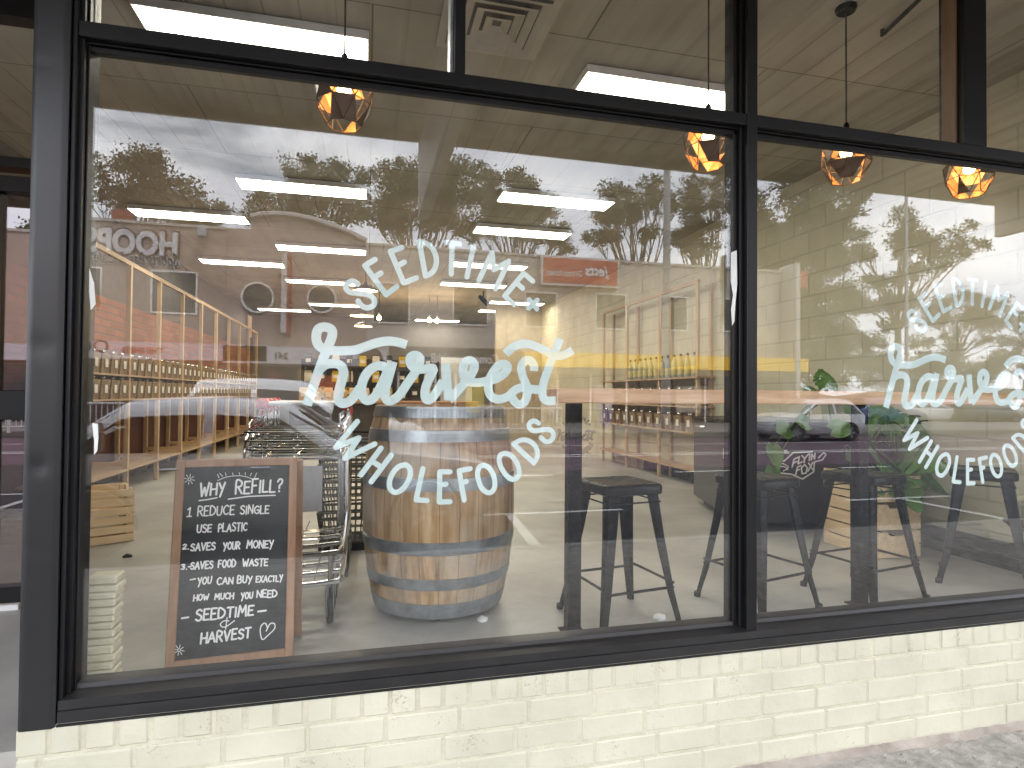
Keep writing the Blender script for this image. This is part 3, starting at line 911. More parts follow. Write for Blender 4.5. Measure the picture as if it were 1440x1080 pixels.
# air vent
pv = [onz(a, b, Z_C - .02) for a, b in ((664, 2), (750, 14), (726, 65), (658, 53))]
vx0, vx1 = min(p.x for p in pv), max(p.x for p in pv)
vy0, vy1 = min(p.y for p in pv), max(p.y for p in pv)
vs_ = max(vx1 - vx0, .5)
vt = thing('air_vent', 'square stepped air diffuser on the concrete ceiling', 'vent', ((vx0 + vx1) / 2, (vy0 + vy1) / 2, Z_C))
cx, cy = (vx0 + vx1) / 2, (vy0 + vy1) / 2
vm = M('vent_paint', (.42, .39, .33), rough=.5)
mb = MB(); mb.box(cx - .252, cx + .252, cy - .252, cy + .252, Z_C - .0135, Z_C - .0122); mb.build('gap_shade', M('vent_gap_shade', (.10, .092, .08), rough=.7), vt)  # flat dark sheet, painted shade for the gaps between the louvres
mb = MB(); mb.box(cx - .30, cx + .30, cy - .30, cy + .30, Z_C - .012, Z_C - .0005); mb.build('frame', vm, vt)
for k, s_ in enumerate((.25, .19, .13, .07)):
    mb = MB()
    rings = [[(cx + sx * q, cy + sy * q, zz) for sx, sy in ((-1, -1), (1, -1), (1, 1), (-1, 1))] for q, zz in ((s_, Z_C - .030), (s_ - .045, Z_C - .0125), (s_ - .048, Z_C - .0125), (s_ - .003, Z_C - .032))]
    mb.loft(rings + [rings[0]], caps=False); mb.build('louvre', vm, vt)
# two conduit brackets near the right transom light
for pxs, lb in ((((1241, 49), (1292, 0)), 'longer dark steel rod running along the ceiling at the right'), (((1326, 68), (1350, 44)), 'shorter dark steel rod on the ceiling beside the right transom bar')):
    p, q = onz(*pxs[0], Z_C - .03), onz(*pxs[1], Z_C - .03)
    q = p + (q - p) * 1.5
    mb = MB(); mb.tube([p + Vector((0, 0, .03)), p, p + (q - p) * .05, q], .012, 8)
    tag(recenter(mb.build('ceiling_rod', black_metal, None, smooth=True)), lb, 'rod')

# ================================================================ faceted pendant lamps
shade_out = M('dark_bronze_facets', (.13, .080, .052), metal=.55, rough=.45, var=.3, scale=9)
shade_in = M('copper_facets', (.46, .21, .09), metal=.6, rough=.45, var=.15)
bulb_mat = M('lit_warm_bulb', (1, .8, .5), emis=(1.0, .70, .36), es=9.0)
cord_mat = M('black_cord', (.02, .02, .02), rough=.6)
def make_pendant(x, y, zb, label, seed):
    t_ = thing('pendant_lamp', label, 'pendant lamp', (x, y, Z_C), 'faceted copper pendant lamps over the bar table')
    mb = MB(); mb.lathe([(.045, Z_C - .025), (.052, Z_C - .012), (.052, Z_C - .0005)], 20, (x, y, 0)); mb.build('ceiling_rose', black_metal, t_, smooth=True)
    mb = MB(); mb.tube([(x, y, Z_C - .025), (x, y, zb + .14)], .0042, 6); mb.build('cord', cord_mat, t_)
    mb = MB(); mb.lathe([(.006, zb + .16), (.014, zb + .15), (.016, zb + .10), (.045, zb + .085), (.052, zb + .07), (.02, zb + .065)], 14, (x, y, 0)); mb.build('lamp_holder', black_metal, t_, smooth=True)
    rg = random.Random(seed)
    n = 8
    ringdef = [(.052, .085, 0.0), (.120, .020, .5), (.116, -.062, 0.0), (.070, -.148, .5)]
    def P(i, k, s_=1.0):
        r, z_, o = ringdef[i]
        a = 2 * math.pi * (k + o) / n + .2 + seed
        return Vector((x + r * s_ * math.cos(a), y + r * s_ * math.sin(a), zb + z_ * (s_ if z_ > 0 else s_)))
    ou, inn, fr_ = MB(), MB(), MB()
    for i in range(len(ringdef) - 1):
        for k in range(n):
            oi, oj = ringdef[i][2], ringdef[i + 1][2]
            if oi == 0: tris = [((i, k), (i, k + 1), (i + 1, k)), ((i + 1, k), (i, k + 1), (i + 1, k + 1))]
            else: tris = [((i, k), (i + 1, k + 1), (i + 1, k)), ((i, k), (i, k + 1), (i + 1, k + 1))]
            for q, tri in enumerate(tris):
                v = [P(*c) for c in tri]; w_ = [P(c[0], c[1], .985) for c in tri]
                cn_ = sum(v, Vector()) / 3 - Vector((x, y, sum(v, Vector()).z / 3)); tc_ = Vector((CAM.x - x, CAM.y - y, 0))
                facing = cn_.normalized().dot(tc_.normalized())
                if (i == 1 and facing > .80) or (i > 0 and rg.random() < ((.70 if q == 0 else .50) if i == 1 else .52)) or (i == 0 and rg.random() < .35):
                    for a in range(3): fr_.tube([v[a], v[(a + 1) % 3]], .0022, 5)
                else:
                    ou.add(v, [(0, 1, 2)]); inn.add(w_, [(2, 1, 0)])
                    for a in range(3): fr_.tube([v[a], v[(a + 1) % 3]], .0017, 4)
    sh = ou.build('lamp_shade', shade_out, t_)
    inn.build('copper_lining', shade_in, sh)
    fr_.build('wire_edges', shade_out, sh)
    mb = MB(); mb.lathe([(.006, .062), (.014, .05), (.027, .02), (.030, .0), (.022, -.022), (.006, -.031)], 18, (x, y, zb))
    mb.build('bulb', bulb_mat, t_, smooth=True)
    pl = bpy.data.lights.new('bulb_glow', 'POINT'); pl.energy = .48; pl.color = (1, .60, .26); pl.shadow_soft_size = .03
    lo = bpy.data.objects.new('bulb_glow', pl); col.objects.link(lo); lo.parent = t_; lo.location = (0, 0, zb - .055 - Z_C)
YP = .55
for (px, py), lb, sd_ in (((484, 128), 'faceted copper pendant lamp above the letter S of SEEDTIME, leftmost of the four', 1), ((996, 192), 'faceted copper pendant lamp hanging just left of the middle mullion', 2),
                     ((1190, 215), 'faceted copper pendant lamp just right of the middle mullion', 3), ((1363, 237), 'faceted copper pendant lamp farthest right under the transom bar', 4)):
    p = at(px, py, YP); make_pendant(p.x, YP, p.z, lb, sd_)

# ================================================================ bar table
YT = .50
tb = thing('bar_table', 'long bar table with reddish timber top on black square posts', 'table', (1.7, YT, 0))
px0 = at(784, 556, YT - .16).x
mb = MB(); mb.box(px0, X_R - .03, YT - .16, YT + .22, zat(785, 567, YT - .16), zat(785, 545.5, YT - .16), bev=.005)
mb.build('table_top', redwood, tb)
ztt = zat(785, 567, YT - .16)
for pa, pb, pm in ((800, 823, 700), (1196, 1222, 700)):
    xa_, xb_ = at(pa, pm, YT).x, at(pb, pm, YT).x
    mb = MB(); s_ = (xb_ - xa_) * (.80 if pa < 1000 else .52); xb_ = xa_ + s_ if pa < 1000 else xb_; xa_ = xb_ - s_; mb.box(xa_, xb_, YT, YT + s_, .0, ztt - .001, bev=.004); mb.box(xa_ - .02, xb_ + .02, YT - .02, YT + s_ + .02, .0005, .006); mb.build('leg', black_metal, tb)

# ================================================================ metal stools
def make_stool(H=.66):
    r = thing('metal_stool', 'x', 'stool', (0, 0, 0), 'black sheet metal stools at the bar table')
    h = .152
    # seat: square pan with rolled rim
    mb = MB()
    def rr(s_, c_, z_):
        o = []
        for sx, sy, a0 in ((1, 1, 0), (-1, 1, 90), (-1, -1, 180), (1, -1, 270)):
            for k in range(4):
                a = R(a0 + 30 * k)
                o.append((sx * (s_ - c_) + c_ * math.cos(a), sy * (s_ - c_) + c_ * math.sin(a), z_))
        return o
    mb.loft([rr(h - .004, .03, H - .05), rr(h + .003, .035, H - .045), rr(h + .004, .036, H - .012), rr(h - .002, .036, H - .003), rr(h - .012, .034, H), rr(h - .03, .03, H - .004), rr(.05, .03, H - .008), rr(.02, .01, H - .008)])
    mb.build('seat', black_metal, r, smooth=True)
    for sx in (-1, 1):
        for sy in (-1, 1):
            mb = MB()
            rings = []
            for f, sp, wd in ((0, .128, .062), (.08, .134, .058), (.35, .152, .047), (.75, .186, .034), (.93, .207, .027), (1.0, .213, .024)):
                z_ = (H - .014) * (1 - f) + .002
                ox, oy = sx * sp, sy * sp
                w_ = wd
                # folded channel: outer corner rounded, open to the inside
                pts = [(ox - sx * w_, oy), (ox - sx * w_ * .35, oy + sy * .004), (ox, oy), (ox + sx * .004, oy - sy * w_ * .35), (ox, oy - sy * w_), (ox - sx * .006, oy - sy * w_), (ox - sx * .008, oy - sy * .012), (ox - sx * .014, oy - sy * .010), (ox - sx * w_, oy - sy * .006)]
                if sx * sy < 0: pts = pts[::-1]
                rings.append([(a, b, z_) for a, b in pts])
            mb.loft(rings); mb.build('leg', black_metal, r, smooth=True)
            mb = MB(); mb.box(sx * .213 - .014 - sx * .006, sx * .213 + .014 - sx * .006, sy * .213 - .014 - sy * .006, sy * .213 + .014 - sy * .006, 0, .03, bev=.004); mb.build('rubber_foot', black_rubber, r)
    for a, b in (((-1, -1), (1, -1)), ((1, -1), (1, 1)), ((1, 1), (-1, 1)), ((-1, 1), (-1, -1))):
        mb = MB(); sp = .183
        zz = .185 if a[1] == b[1] else .205
        mb.tube([(a[0] * sp, a[1] * sp, zz), (b[0] * sp, b[1] * sp, zz)], .0065, 8); mb.build('stretcher', black_metal, r, smooth=True)
        mb = MB(); s2 = .140
        mb.tube([(a[0] * s2, a[1] * s2, H - .085), (b[0] * s2, b[1] * s2, H - .085)], .004, 6); mb.build('brace_rod', black_metal, r, smooth=True)
    return r
stool = make_stool()
ST = [((866, 797), 8, 'black metal stool left of the middle mullion, in front of the white road mark'), ((1074, 782), 14, 'black metal stool right beside the middle mullion, in front of the black cabinet'),
      ((1222, 770), 10, 'black metal stool behind the right table post, by the wooden crates'), ((1398, 752), 38, 'black metal stool at the far right in front of the block wall')]
def floor_mid(l):
    s_ = Vector()
    for a, b in l: s_ += onz(a, b, 0.0)
    return s_ / len(l)
FEET = [[(790, 863), (842, 886), (951, 876), (894, 853)], [(987, 840), (1144, 855), (1082, 832)], [(1128, 826), (1225, 838), (1304, 842)], [(1370, 805), (1398, 835)]]
CENT = [floor_mid([FEET[0][0], FEET[0][2]]), floor_mid([FEET[1][0], FEET[1][1]]) , floor_mid([FEET[2][0], FEET[2][2]]), floor_mid([(1370, 803), (1398, 834)])]
for i, (pp, rz, lb) in enumerate(ST):
    s_ = stool if i == 0 else copy_tree(stool)
    s_['label'] = lb
    c_ = CENT[i]
    s_.location = (c_.x, c_.y, 0); s_.rotation_euler.z = R(rz)
STOOL_C = CENT

# ================================================================ wine barrel on castors
pb_ = onz(614, 884, 0.0)
RB = .382
bx_, by_ = at(615.5, 750, pb_.y + RB).x, pb_.y + RB - .06
bar = thing('wine_barrel', 'weathered oak wine barrel with galvanised hoops standing on castors behind the lettering', 'barrel', (bx_, by_, 0))
mt, t, bs = nodes_of('oak_staves')
tcn = t.nodes.new('ShaderNodeTexCoord'); sp = t.nodes.new('ShaderNodeSeparateXYZ')
at2 = t.nodes.new('ShaderNodeMath'); at2.operation = 'ARCTAN2'
ml = t.nodes.new('ShaderNodeMath'); ml.operation = 'MULTIPLY'; ml.inputs[1].default_value = 26 / (2 * math.pi)
fr_ = t.nodes.new('ShaderNodeMath'); fr_.operation = 'FRACT'
flr = t.nodes.new('ShaderNodeMath'); flr.operation = 'FLOOR'
wn = t.nodes.new('ShaderNodeTexWhiteNoise'); wn.noise_dimensions = '1D'
no = t.nodes.new('ShaderNodeTexNoise'); no.inputs['Scale'].default_value = 3.2; no.inputs['Detail'].default_value = 9
mp_ = t.nodes.new('ShaderNodeMapping'); mp_.inputs['Scale'].default_value = (9, 9, .8)
no2 = t.nodes.new('ShaderNodeTexNoise'); no2.inputs['Scale'].default_value = 2.6; no2.inputs['Detail'].default_value = 5
rp = t.nodes.new('ShaderNodeValToRGB')
rp.color_ramp.elements[0].position = .28; rp.color_ramp.elements[0].color = (.17, .10, .05, 1)
rp.color_ramp.elements[1].position = .72; rp.color_ramp.elements[1].color = (.56, .41, .25, 1)
e = rp.color_ramp.elements.new(.5); e.color = (.41, .255, .125, 1)
gr = t.nodes.new('ShaderNodeMix'); gr.data_type = 'RGBA'; gr.inputs['B'].default_value = (.47, .41, .33, 1)
rg_ = t.nodes.new('ShaderNodeValToRGB'); rg_.color_ramp.elements[0].position = .42; rg_.color_ramp.elements[1].position = .70
hs = t.nodes.new('ShaderNodeHueSaturation')
mr = t.nodes.new('ShaderNodeMapRange'); mr.inputs['To Min'].default_value = .86; mr.inputs['To Max'].default_value = 1.12
gap = t.nodes.new('ShaderNodeValToRGB'); gap.color_ramp.elements[0].position = .0; gap.color_ramp.elements[0].color = (.25, .25, .25, 1); gap.color_ramp.elements[1].position = .05
mg = t.nodes.new('ShaderNodeMix'); mg.data_type = 'RGBA'; mg.blend_type = 'MULTIPLY'; mg.inputs['Factor'].default_value = 1
L_ = t.links.new
L_(tcn.outputs['Object'], sp.inputs[0]); L_(sp.outputs['Y'], at2.inputs[0]); L_(sp.outputs['X'], at2.inputs[1]); L_(at2.outputs[0], ml.inputs[0])
L_(ml.outputs[0], fr_.inputs[0]); L_(ml.outputs[0], flr.inputs[0]); L_(flr.outputs[0], wn.inputs['W'])
L_(tcn.outputs['Object'], mp_.inputs['Vector']); L_(mp_.outputs['Vector'], no.inputs['Vector']); L_(no.outputs['Fac'], rp.inputs['Fac'])
L_(tcn.outputs['Object'], no2.inputs['Vector']); L_(no2.outputs['Fac'], rg_.inputs['Fac']); L_(rg_.outputs['Color'], gr.inputs['Factor']); L_(rp.outputs['Color'], gr.inputs['A'])
L_(gr.outputs['Result'], hs.inputs['Color']); L_(wn.outputs['Value'], mr.inputs['Value']); L_(mr.outputs['Result'], hs.inputs['Value'])
L_(hs.outputs['Color'], mg.inputs['A']); L_(fr_.outputs[0], gap.inputs['Fac']); L_(gap.outputs['Color'], mg.inputs['B']); L_(mg.outputs['Result'], bs.inputs['Base Color'])
bs.inputs['Roughness'].default_value = .55
bp = t.nodes.new('ShaderNodeBump'); bp.inputs['Strength'].default_value = .35; bp.inputs['Distance'].default_value = .006
L_(no.outputs['Fac'], bp.inputs['Height']); L_(bp.outputs['Normal'], bs.inputs['Normal'])
stave_mat = mt
Z0, ZH = .04, .972
def br_(z_):
    u = (z_ - Z0) / ZH * 2 - 1
    return RB - .062 * abs(u) ** 2.1
mb = MB()
zz = [Z0 + ZH * i / 30 for i in range(31)]
mb.lathe([(br_(Z0) - .02, Z0 + .02), (br_(Z0) - .018, Z0)] + [(br_(q), q) for q in zz] + [(br_(zz[-1]) - .018, zz[-1]), (br_(zz[-1]) - .02, zz[-1] - .03), (.0005, zz[-1] - .03)], 104, (bx_, by_, 0), caps=False)
mb.build('staves', stave_mat, bar, smooth=True)
for za, zb_ in ((.0, .072), (.138, .192), (.300, .360), (.590, .648), (.808, .862), (.918, .970)):
    mb = MB(); a, b = Z0 + za, Z0 + zb_
    mb.lathe([(br_(a) + .0005, a), (br_(a) + .0035, a + .001), (br_((a + b) / 2) + .0042, (a + b) / 2), (br_(b) + .0035, b - .001), (br_(b) + .0005, b)], 72, (bx_, by_, 0), caps=False)
    h_ = mb.build('hoop', grey_steel, bar, smooth=True)
    mb = MB(); an = -1.2 + za * .9; q = (a + b) / 2
    for dz in (-.01, .01):
        c_ = Vector((bx_ + (br_(q) + .004) * math.cos(an), by_ + (br_(q) + .004) * math.sin(an), q + dz))
        d_ = Vector((math.cos(an), math.sin(an), 0))
        mb.tube([c_, c_ + d_ * .0035], [.0065, .003], 8)
    mb.build('rivets', grey_steel, h_)
def castor(x, y, rz, parent, wr_=.036, top=.085, nm='castor'):
    T = Matrix.Translation((x, y, 0)) @ Matrix.Rotation(rz, 4, 'Z')
    mb = MB()
    mb.box(-.004 - .014, -.014, -.012, .02, wr_ * .7, top, T); mb.box(.014, .018, -.012, .02, wr_ * .7, top, T); mb.box(-.022, .022, -.02, .022, top - .006, top, T)
    c_ = mb.build(nm, grey_steel, parent)
    mb = MB(); mb.lathe([(wr_ * .5, -.011), (wr_ * .92, -.011), (wr_, -.006), (wr_, .006), (wr_ * .92, .011), (wr_ * .5, .011)], 20, T=T @ Matrix.Translation((0, 0, wr_ + .001)) @ Matrix.Rotation(R(90), 4, 'Y'))
    mb.build('wheel', black_rubber, c_, smooth=True)
    mb = MB(); mb.lathe([(wr_ * .49, -.012), (wr_ * .2, -.014), (wr_ * .2, .014), (wr_ * .49, .012)], 16, T=T @ Matrix.Translation((0, 0, wr_ + .001)) @ Matrix.Rotation(R(90), 4, 'Y'))
    mb.build('hub', grey_steel, c_, smooth=True)
for k in range(4):
    a = R(-98 + 90 * k); castor(bx_ + .235 * math.cos(a), by_ + .235 * math.sin(a), R(50 + 40 * k), bar, .024, .055)

# ================================================================ chalkboard
yb0 = .40
pl_, pr_ = onz(236, 946, 0.02), onz(411, 928, 0.02)
bc = at(322, 800, .42)
BW, BH, TH = .443, .815, R(9)
BX0 = at(231, 900, .40).x
cb = thing('chalkboard', 'black chalkboard in a timber frame asking why refill, standing behind the glass at left', 'chalkboard', (BX0 + BW / 2, .40, 0))
TB = Matrix.Translation((BX0, .40, .0)) @ Matrix.Rotation(R(4), 4, 'Z') @ Matrix.Rotation(-TH, 4, 'X')
FW = .031
zfoot = .045
mb = MB()
mb.box(0, FW, 0, .028, 0, BH, TB, bev=.003); mb.box(BW - FW, BW, 0, .028, 0, BH, TB, bev=.003)
mb.box(FW + .0003, BW - FW - .0003, .0006, .0275, BH - FW, BH - .0004, TB, bev=.003); mb.box(FW + .0003, BW - FW - .0003, .0006, .0275, zfoot, zfoot + FW, TB, bev=.003)
mb.build('frame', board_frame, cb)
mb = MB(); mb.box(FW - .004, BW - FW + .004, .010, .018, zfoot + FW - .004, BH - FW + .004, TB)
slate = mb.build('slate', M('chalkboard_paint', (.030, .033, .034), rough=.62, var=.45, scale=5), cb)
TBK = Matrix.Translation((BX0, .40 + .31, .0)) @ Matrix.Rotation(R(4), 4, 'Z') @ Matrix.Rotation(R(11), 4, 'X')
mb = MB()
mb.box(.0, FW, 0, .026, 0, BH * .985, TBK, bev=.003); mb.box(BW - FW, BW, 0, .026, 0, BH * .985, TBK, bev=.003); mb.box(FW, BW - FW, .002, .024, .05, .05 + FW, TBK)
mb.build('rear_leg_frame', board_frame, cb)
# image-space text lines -> board plane
_o, _ex, _ez, _n = TB @ Vector((0, .0098, 0)), (TB.to_3x3() @ Vector((1, 0, 0))), (TB.to_3x3() @ Vector((0, 0, 1))), (TB.to_3x3() @ Vector((0, -1, 0)))
def on_board(px, py):
    d = ray(px, py); k = (_o - CAM).dot(_n) / d.dot(_n)
    q = CAM + d * k - _o
    return q.dot(_ex), q.dot(_ez)
def bfn(a, b, h): return _o + _ex * a + _ez * b + _n * (.0004 + h)
MB.STEP = 1.2e-5
LINES = [('WHY', 281, 698, 315, 695, 17, 4.2), ('REFILL?', 331, 695, 396, 691, 18, 4.2), ('1', 263, 726, 269, 725.5, 13, 3), ('REDUCE', 278, 726, 329, 723, 13, 3), ('SINGLE', 338, 723, 378, 721.5, 11.5, 3),
         ('USE', 277, 749, 297, 748, 10.5, 3), ('PLASTIC', 307, 748, 347, 746, 11, 3), ('2.', 257, 772, 265, 772, 7, 3), ('SAVES', 268, 775, 302, 773, 10, 3.2), ('YOUR', 314, 773, 337, 772, 10, 3.2), ('MONEY', 347, 771, 384, 770, 10, 3.2),
         ('3.-', 255, 801, 268, 800, 7, 3), ('SAVES', 268, 801, 299, 799, 10, 3.2), ('FOOD', 307, 798, 331, 797, 10, 3.2), ('WASTE', 341, 796, 376, 795.5, 9.5, 3.2),
         ('-', 267, 819, 274, 818, 8, 3), ('YOU', 278, 823, 297, 820, 10, 3), ('CAN', 305, 822, 327, 821, 9.5, 3), ('BUY', 334, 820, 354, 819, 9.5, 3), ('EXACTLY', 360, 819, 397, 817, 8.5, 2.8),
         ('HOW', 272, 845, 293, 843, 8, 3), ('MUCH', 302, 843, 328, 842, 8, 3), ('YOU', 339, 843, 355, 841, 9, 3), ('NEED', 361, 840, 389, 839.5, 10, 3.2),
         ('-', 255, 873, 264, 872, 8, 4), ('SEEDTIME', 275, 873, 356, 865, 14.5, 4), ('-', 362, 864, 373, 863, 9, 4), ('HARVEST', 282, 905, 352, 896, 14, 4)]
rows = {}
for tx, xa_, ya_, xb_, yb_, cap, wpx in LINES:
    txt = rows.setdefault((tx, xa_, ya_), MB())
    a0, b0 = on_board(xa_, ya_); a1, b1 = on_board(xb_, yb_)
    _, bc_ = on_board(xa_, ya_ - cap)
    sl = (b1 - b0) / max(a1 - a0, 1e-6)
    fn = (lambda a, b, h, a0=a0, sl=sl: bfn(a, b + (a - a0) * sl, h))
    mm = abs(on_board(300, 700)[0] - on_board(301, 700)[0])
    write(txt, tx, a0, b0, a1, bc_ - b0, wpx * mm * .68, fn, jit=.08)
txt = MB()
rows['drawings'] = txt
def bl(pts, wpx, smooth=True, closed=False):
    txt.stroke([on_board(*p) for p in pts], wpx * .0016, bfn, smooth=smooth, closed=closed)
bl([(280, 704), (292, 702.5), (305, 700)], 3, False); bl([(321, 702), (350, 698), (387, 696.5)], 3, False)
bl([(306, 676), (318, 671), (335, 669), (348, 671), (357, 675)], 1.6)
for a, b in (((308, 672), (306, 667)), ((313, 670), (309, 665.5)), ((318, 668.5), (317, 665)), ((328, 668), (327, 665)), ((337, 667.5), (336.5, 664.5)), ((345, 668), (345, 664.5)), ((352, 669), (354, 665)), ((358, 672), (361, 665))):
    bl([a, b], 1.5, False)
for cx_, cy_ in ((266.5, 674), (252, 914)):
    bl([(cx_ + 2 * math.cos(k * .785), cy_ + 2 * math.sin(k * .785)) for k in range(8)], 1.5, True, True)
    for k in range(8):
        a = k * .785 + .2
        bl([(cx_ + 3.6 * math.cos(a), cy_ + 3.6 * math.sin(a)), (cx_ + 7.5 * math.cos(a), cy_ + 7.5 * math.sin(a))], 1.5, False)
bl([(322, 873), (315, 873), (310, 877.5), (313, 881.5), (319, 880.5), (330, 872.5)], 2.4); bl([(319.5, 868.5), (317.5, 884.5)], 2.4, False)
bl([(376, 882), (373, 876), (368, 879), (366, 887), (369, 899), (377, 893), (386, 884), (386, 877), (380, 877), (374.5, 887)], 2.6)
for k_, r_ in rows.items(): r_.build('chalk_drawing' if k_ == 'drawings' else 'chalk_writing', chalk, slate)
MB.STEP = 3e-5

# ================================================================ nested shopping trolleys
red_plastic = M('red_handle_plastic', (.62, .03, .05), rough=.4)
TX = -.36
def make_trolley(x, y0, idx):
    t_ = thing('shopping_trolley', 'x', 'trolley', (x, y0 + .4, 0), 'nested chrome shopping trolleys')
    w_ = .25
    yb = y0 + .78
    mb = MB()                                      # two-tier frame: lower loop, uprights
    lo = [(x - w_, yb, .36), (x - w_, y0 + .12, .335), (x - w_ + .05, y0 + .03, .33), (x, y0, .33), (x + w_ - .05, y0 + .03, .33), (x + w_, y0 + .12, .335), (x + w_, yb, .36)]
    mb.tube(catmull(lo, 4), .0105, 8)
    lo2 = [(a, b, c - .135) for a, b, c in lo]
    mb.tube(catmull(lo2, 4), .012, 8)
    for sx in (-1, 1):
        mb.tube([(x + sx * w_, yb, .21), (x + sx * w_, yb, .86), (x + sx * w_ * .98, yb + .05, 1.0)], .014, 8)
        mb.tube([(x + sx * (w_ - .045), yb + .01, .21), (x + sx * (w_ - .045), yb + .01, .95)], .0095, 8)
        mb.tube([(x + sx * (w_ - .05), y0 + .03, .33), (x + sx * (w_ - .05), y0 + .03, .195)], .009, 8)
        mb.tube([(x + sx * w_, y0 + .4, .345), (x + sx * w_, y0 + .4, .21)], .007, 8)
    mb.build('frame', chrome, t_, smooth=True)
    mb = MB()                                      # lower tray wires
    for k in range(3):
        xx = x - w_ + .12 + k * (2 * w_ - .24) / 2
        mb.tube([(xx, y0 + .03, .20), (xx, yb, .225)], .003, 6)
    for k in range(2):
        yy = y0 + .2 + k * .35; mb.tube([(x - w_, yy, .203), (x + w_, yy, .203)], .0035, 6)
    mb.build('lower_tray', chrome, t_, smooth=True)
    mb = MB()                                      # upper basket: sloping rails
    for f, dz in ((0, .0), (1, .045), (2, .09), (3, .135)):
        zt_ = .74 + dz; yf = y0 + .34 - f * .012
        mb.tube(catmull([(x - w_ + .01, yb - .02, zt_ + .03), (x - w_ + .02, yf + .06, zt_), (x - w_ + .07, yf, zt_ - .004), (x + w_ - .07, yf, zt_ - .004), (x + w_ - .02, yf + .06, zt_), (x + w_ - .01, yb - .02, zt_ + .03)], 4), .0075 if f in (0, 3) else .006, 6)
    for k in range(3):
        xx = x - w_ + .10 + k * (2 * w_ - .20) / 2
        mb.tube([(xx, yb - .02, .75), (xx, y0 + .345, .735), (xx, y0 + .305, .872)], .0026, 6)
    for sx in (-1, 1):
        mb.tube(catmull([(x + sx * w_, yb, .93), (x + sx * (w_ - .01), y0 + .5, .90), (x + sx * (w_ - .02), y0 + .34, .80), (x + sx * (w_ - .02), y0 + .33, .735)], 4), .0075, 8)
    mb.build('basket', chrome, t_, smooth=True)
    mb = MB(); mb.tube([(x - w_ + .02, yb + .05, 1.005), (x + w_ - .02, yb + .05, 1.005)], .013, 10)
    hd = mb.build('handle', M('handle_grey', (.55, .55, .55), rough=.35, metal=.3), t_, smooth=True)
    for sx in (-1, 1):
        mb = MB(); mb.box(x + sx * (w_ - .02) - .032, x + sx * (w_ - .02) + .032, yb + .02, yb + .082, .972, 1.035, bev=.012)
        mb.box(x + sx * (w_ - .005) - .018, x + sx * (w_ - .005) + .018, yb + .03, yb + .07, .93, .975, bev=.006)
        mb.build('end_cap', red_plastic, hd)
    for sx in (-1, 1):
        castor(x + sx * (w_ - .05), y0 + .05, R(12 * sx), t_, .055, .19)
        castor(x + sx * w_, yb - .02, R(0), t_, .055, .205)
    return t_
ptr = onz(463, 877, 0)
TY0 = ptr.y - .04
TX = ptr.x - .20
LT = ['front chrome shopping trolley of the nested row, its lower loop nearest the glass', 'second chrome shopping trolley from the front of the nested row', 'third chrome shopping trolley from the front of the nested row', 'rearmost chrome shopping trolley of the nested row']
tr0 = make_trolley(TX, TY0, 0)
for k in range(4):
    t_ = tr0 if k == 0 else copy_tree(tr0)
    t_['label'] = LT[k]; t_.location.y += .16 * k
mb = MB(); xx = at(440, 690, TY0 + .55).x
mb.box(xx - .065, xx + .065, TY0 + .305, TY0 + .309, .47, .70)
o = recenter(mb.build('notice', M('notice_paper', (.62, .62, .64), rough=.7, var=.08, scale=30), None)); tag(o, 'grey notice card hanging under the trolley basket', 'notice')
# stacked plastic hand baskets behind the trolleys
hb = onz(500, 735, 0)
mb = MB()
bas_mat = M('grey_basket_plastic', (.18, .18, .175), rough=.5)
def hand_basket(cx_, cy_, z_, lb):
    mb = MB(); a, b, h_ = .21, .15, .20
    for k in range(5):
        zz_ = z_ + h_ * k / 4; s_ = .86 + .14 * k / 4
        mb.tube([(cx_ - a * s_, cy_ - b * s_, zz_), (cx_ + a * s_, cy_ - b * s_, zz_), (cx_ + a * s_, cy_ + b * s_, zz_), (cx_ - a * s_, cy_ + b * s_, zz_)], .007 if k in (0, 4) else .0045, 6, closed=True)
    for k in range(11):
        f = -1 + k / 5
        for sy in (-1, 1): mb.tube([(cx_ + f * a * .86, cy_ + sy * b * .86, z_), (cx_ + f * a, cy_ + sy * b, z_ + h_)], .0045, 5)
        mb.tube([(cx_ + f * a * .86, cy_ - b * .86, z_ + .003), (cx_ + f * a * .86, cy_ + b * .86, z_ + .003)], .004, 5)
    for k in range(8):
        f = -1 + k / 3.5
        for sx in (-1, 1): mb.tube([(cx_ + sx * a * .86, cy_ + f * b * .86, z_), (cx_ + sx * a, cy_ + f * b, z_ + h_)], .0045, 5)
    t_ = thing('hand_basket', lb, 'basket', (cx_, cy_, z_), 'grey hand baskets stacked beside the barrel')
    mb.build('basket', bas_mat, t_)
    mb = MB(); mb.tube(catmull([(cx_ - a, cy_, z_ + h_), (cx_ - a * .8, cy_, z_ + h_ + .05), (cx_ + a * .8, cy_, z_ + h_ + .05), (cx_ + a, cy_, z_ + h_)], 4), .006, 6); mb.build('handle', black_metal, t_)
for k, lb in enumerate(('lowest grey hand basket of the stack left of the barrel', 'second grey hand basket from the bottom of the stack left of the barrel', 'third grey hand basket from the bottom of the stack left of the barrel', 'topmost grey hand basket of the stack left of the barrel')):
    hand_basket(at(492, 700, 2.2).x, 2.3, .06 + k * .16, lb)
mb = MB(); xx = at(492, 700, 2.2).x; mb.box(xx - .2, xx + .2, 2.14, 2.46, .0, .055, bev=.006)
tag(recenter(mb.build('basket_base', black_rubber, None)), 'low black base under the stack of grey hand baskets', 'base')

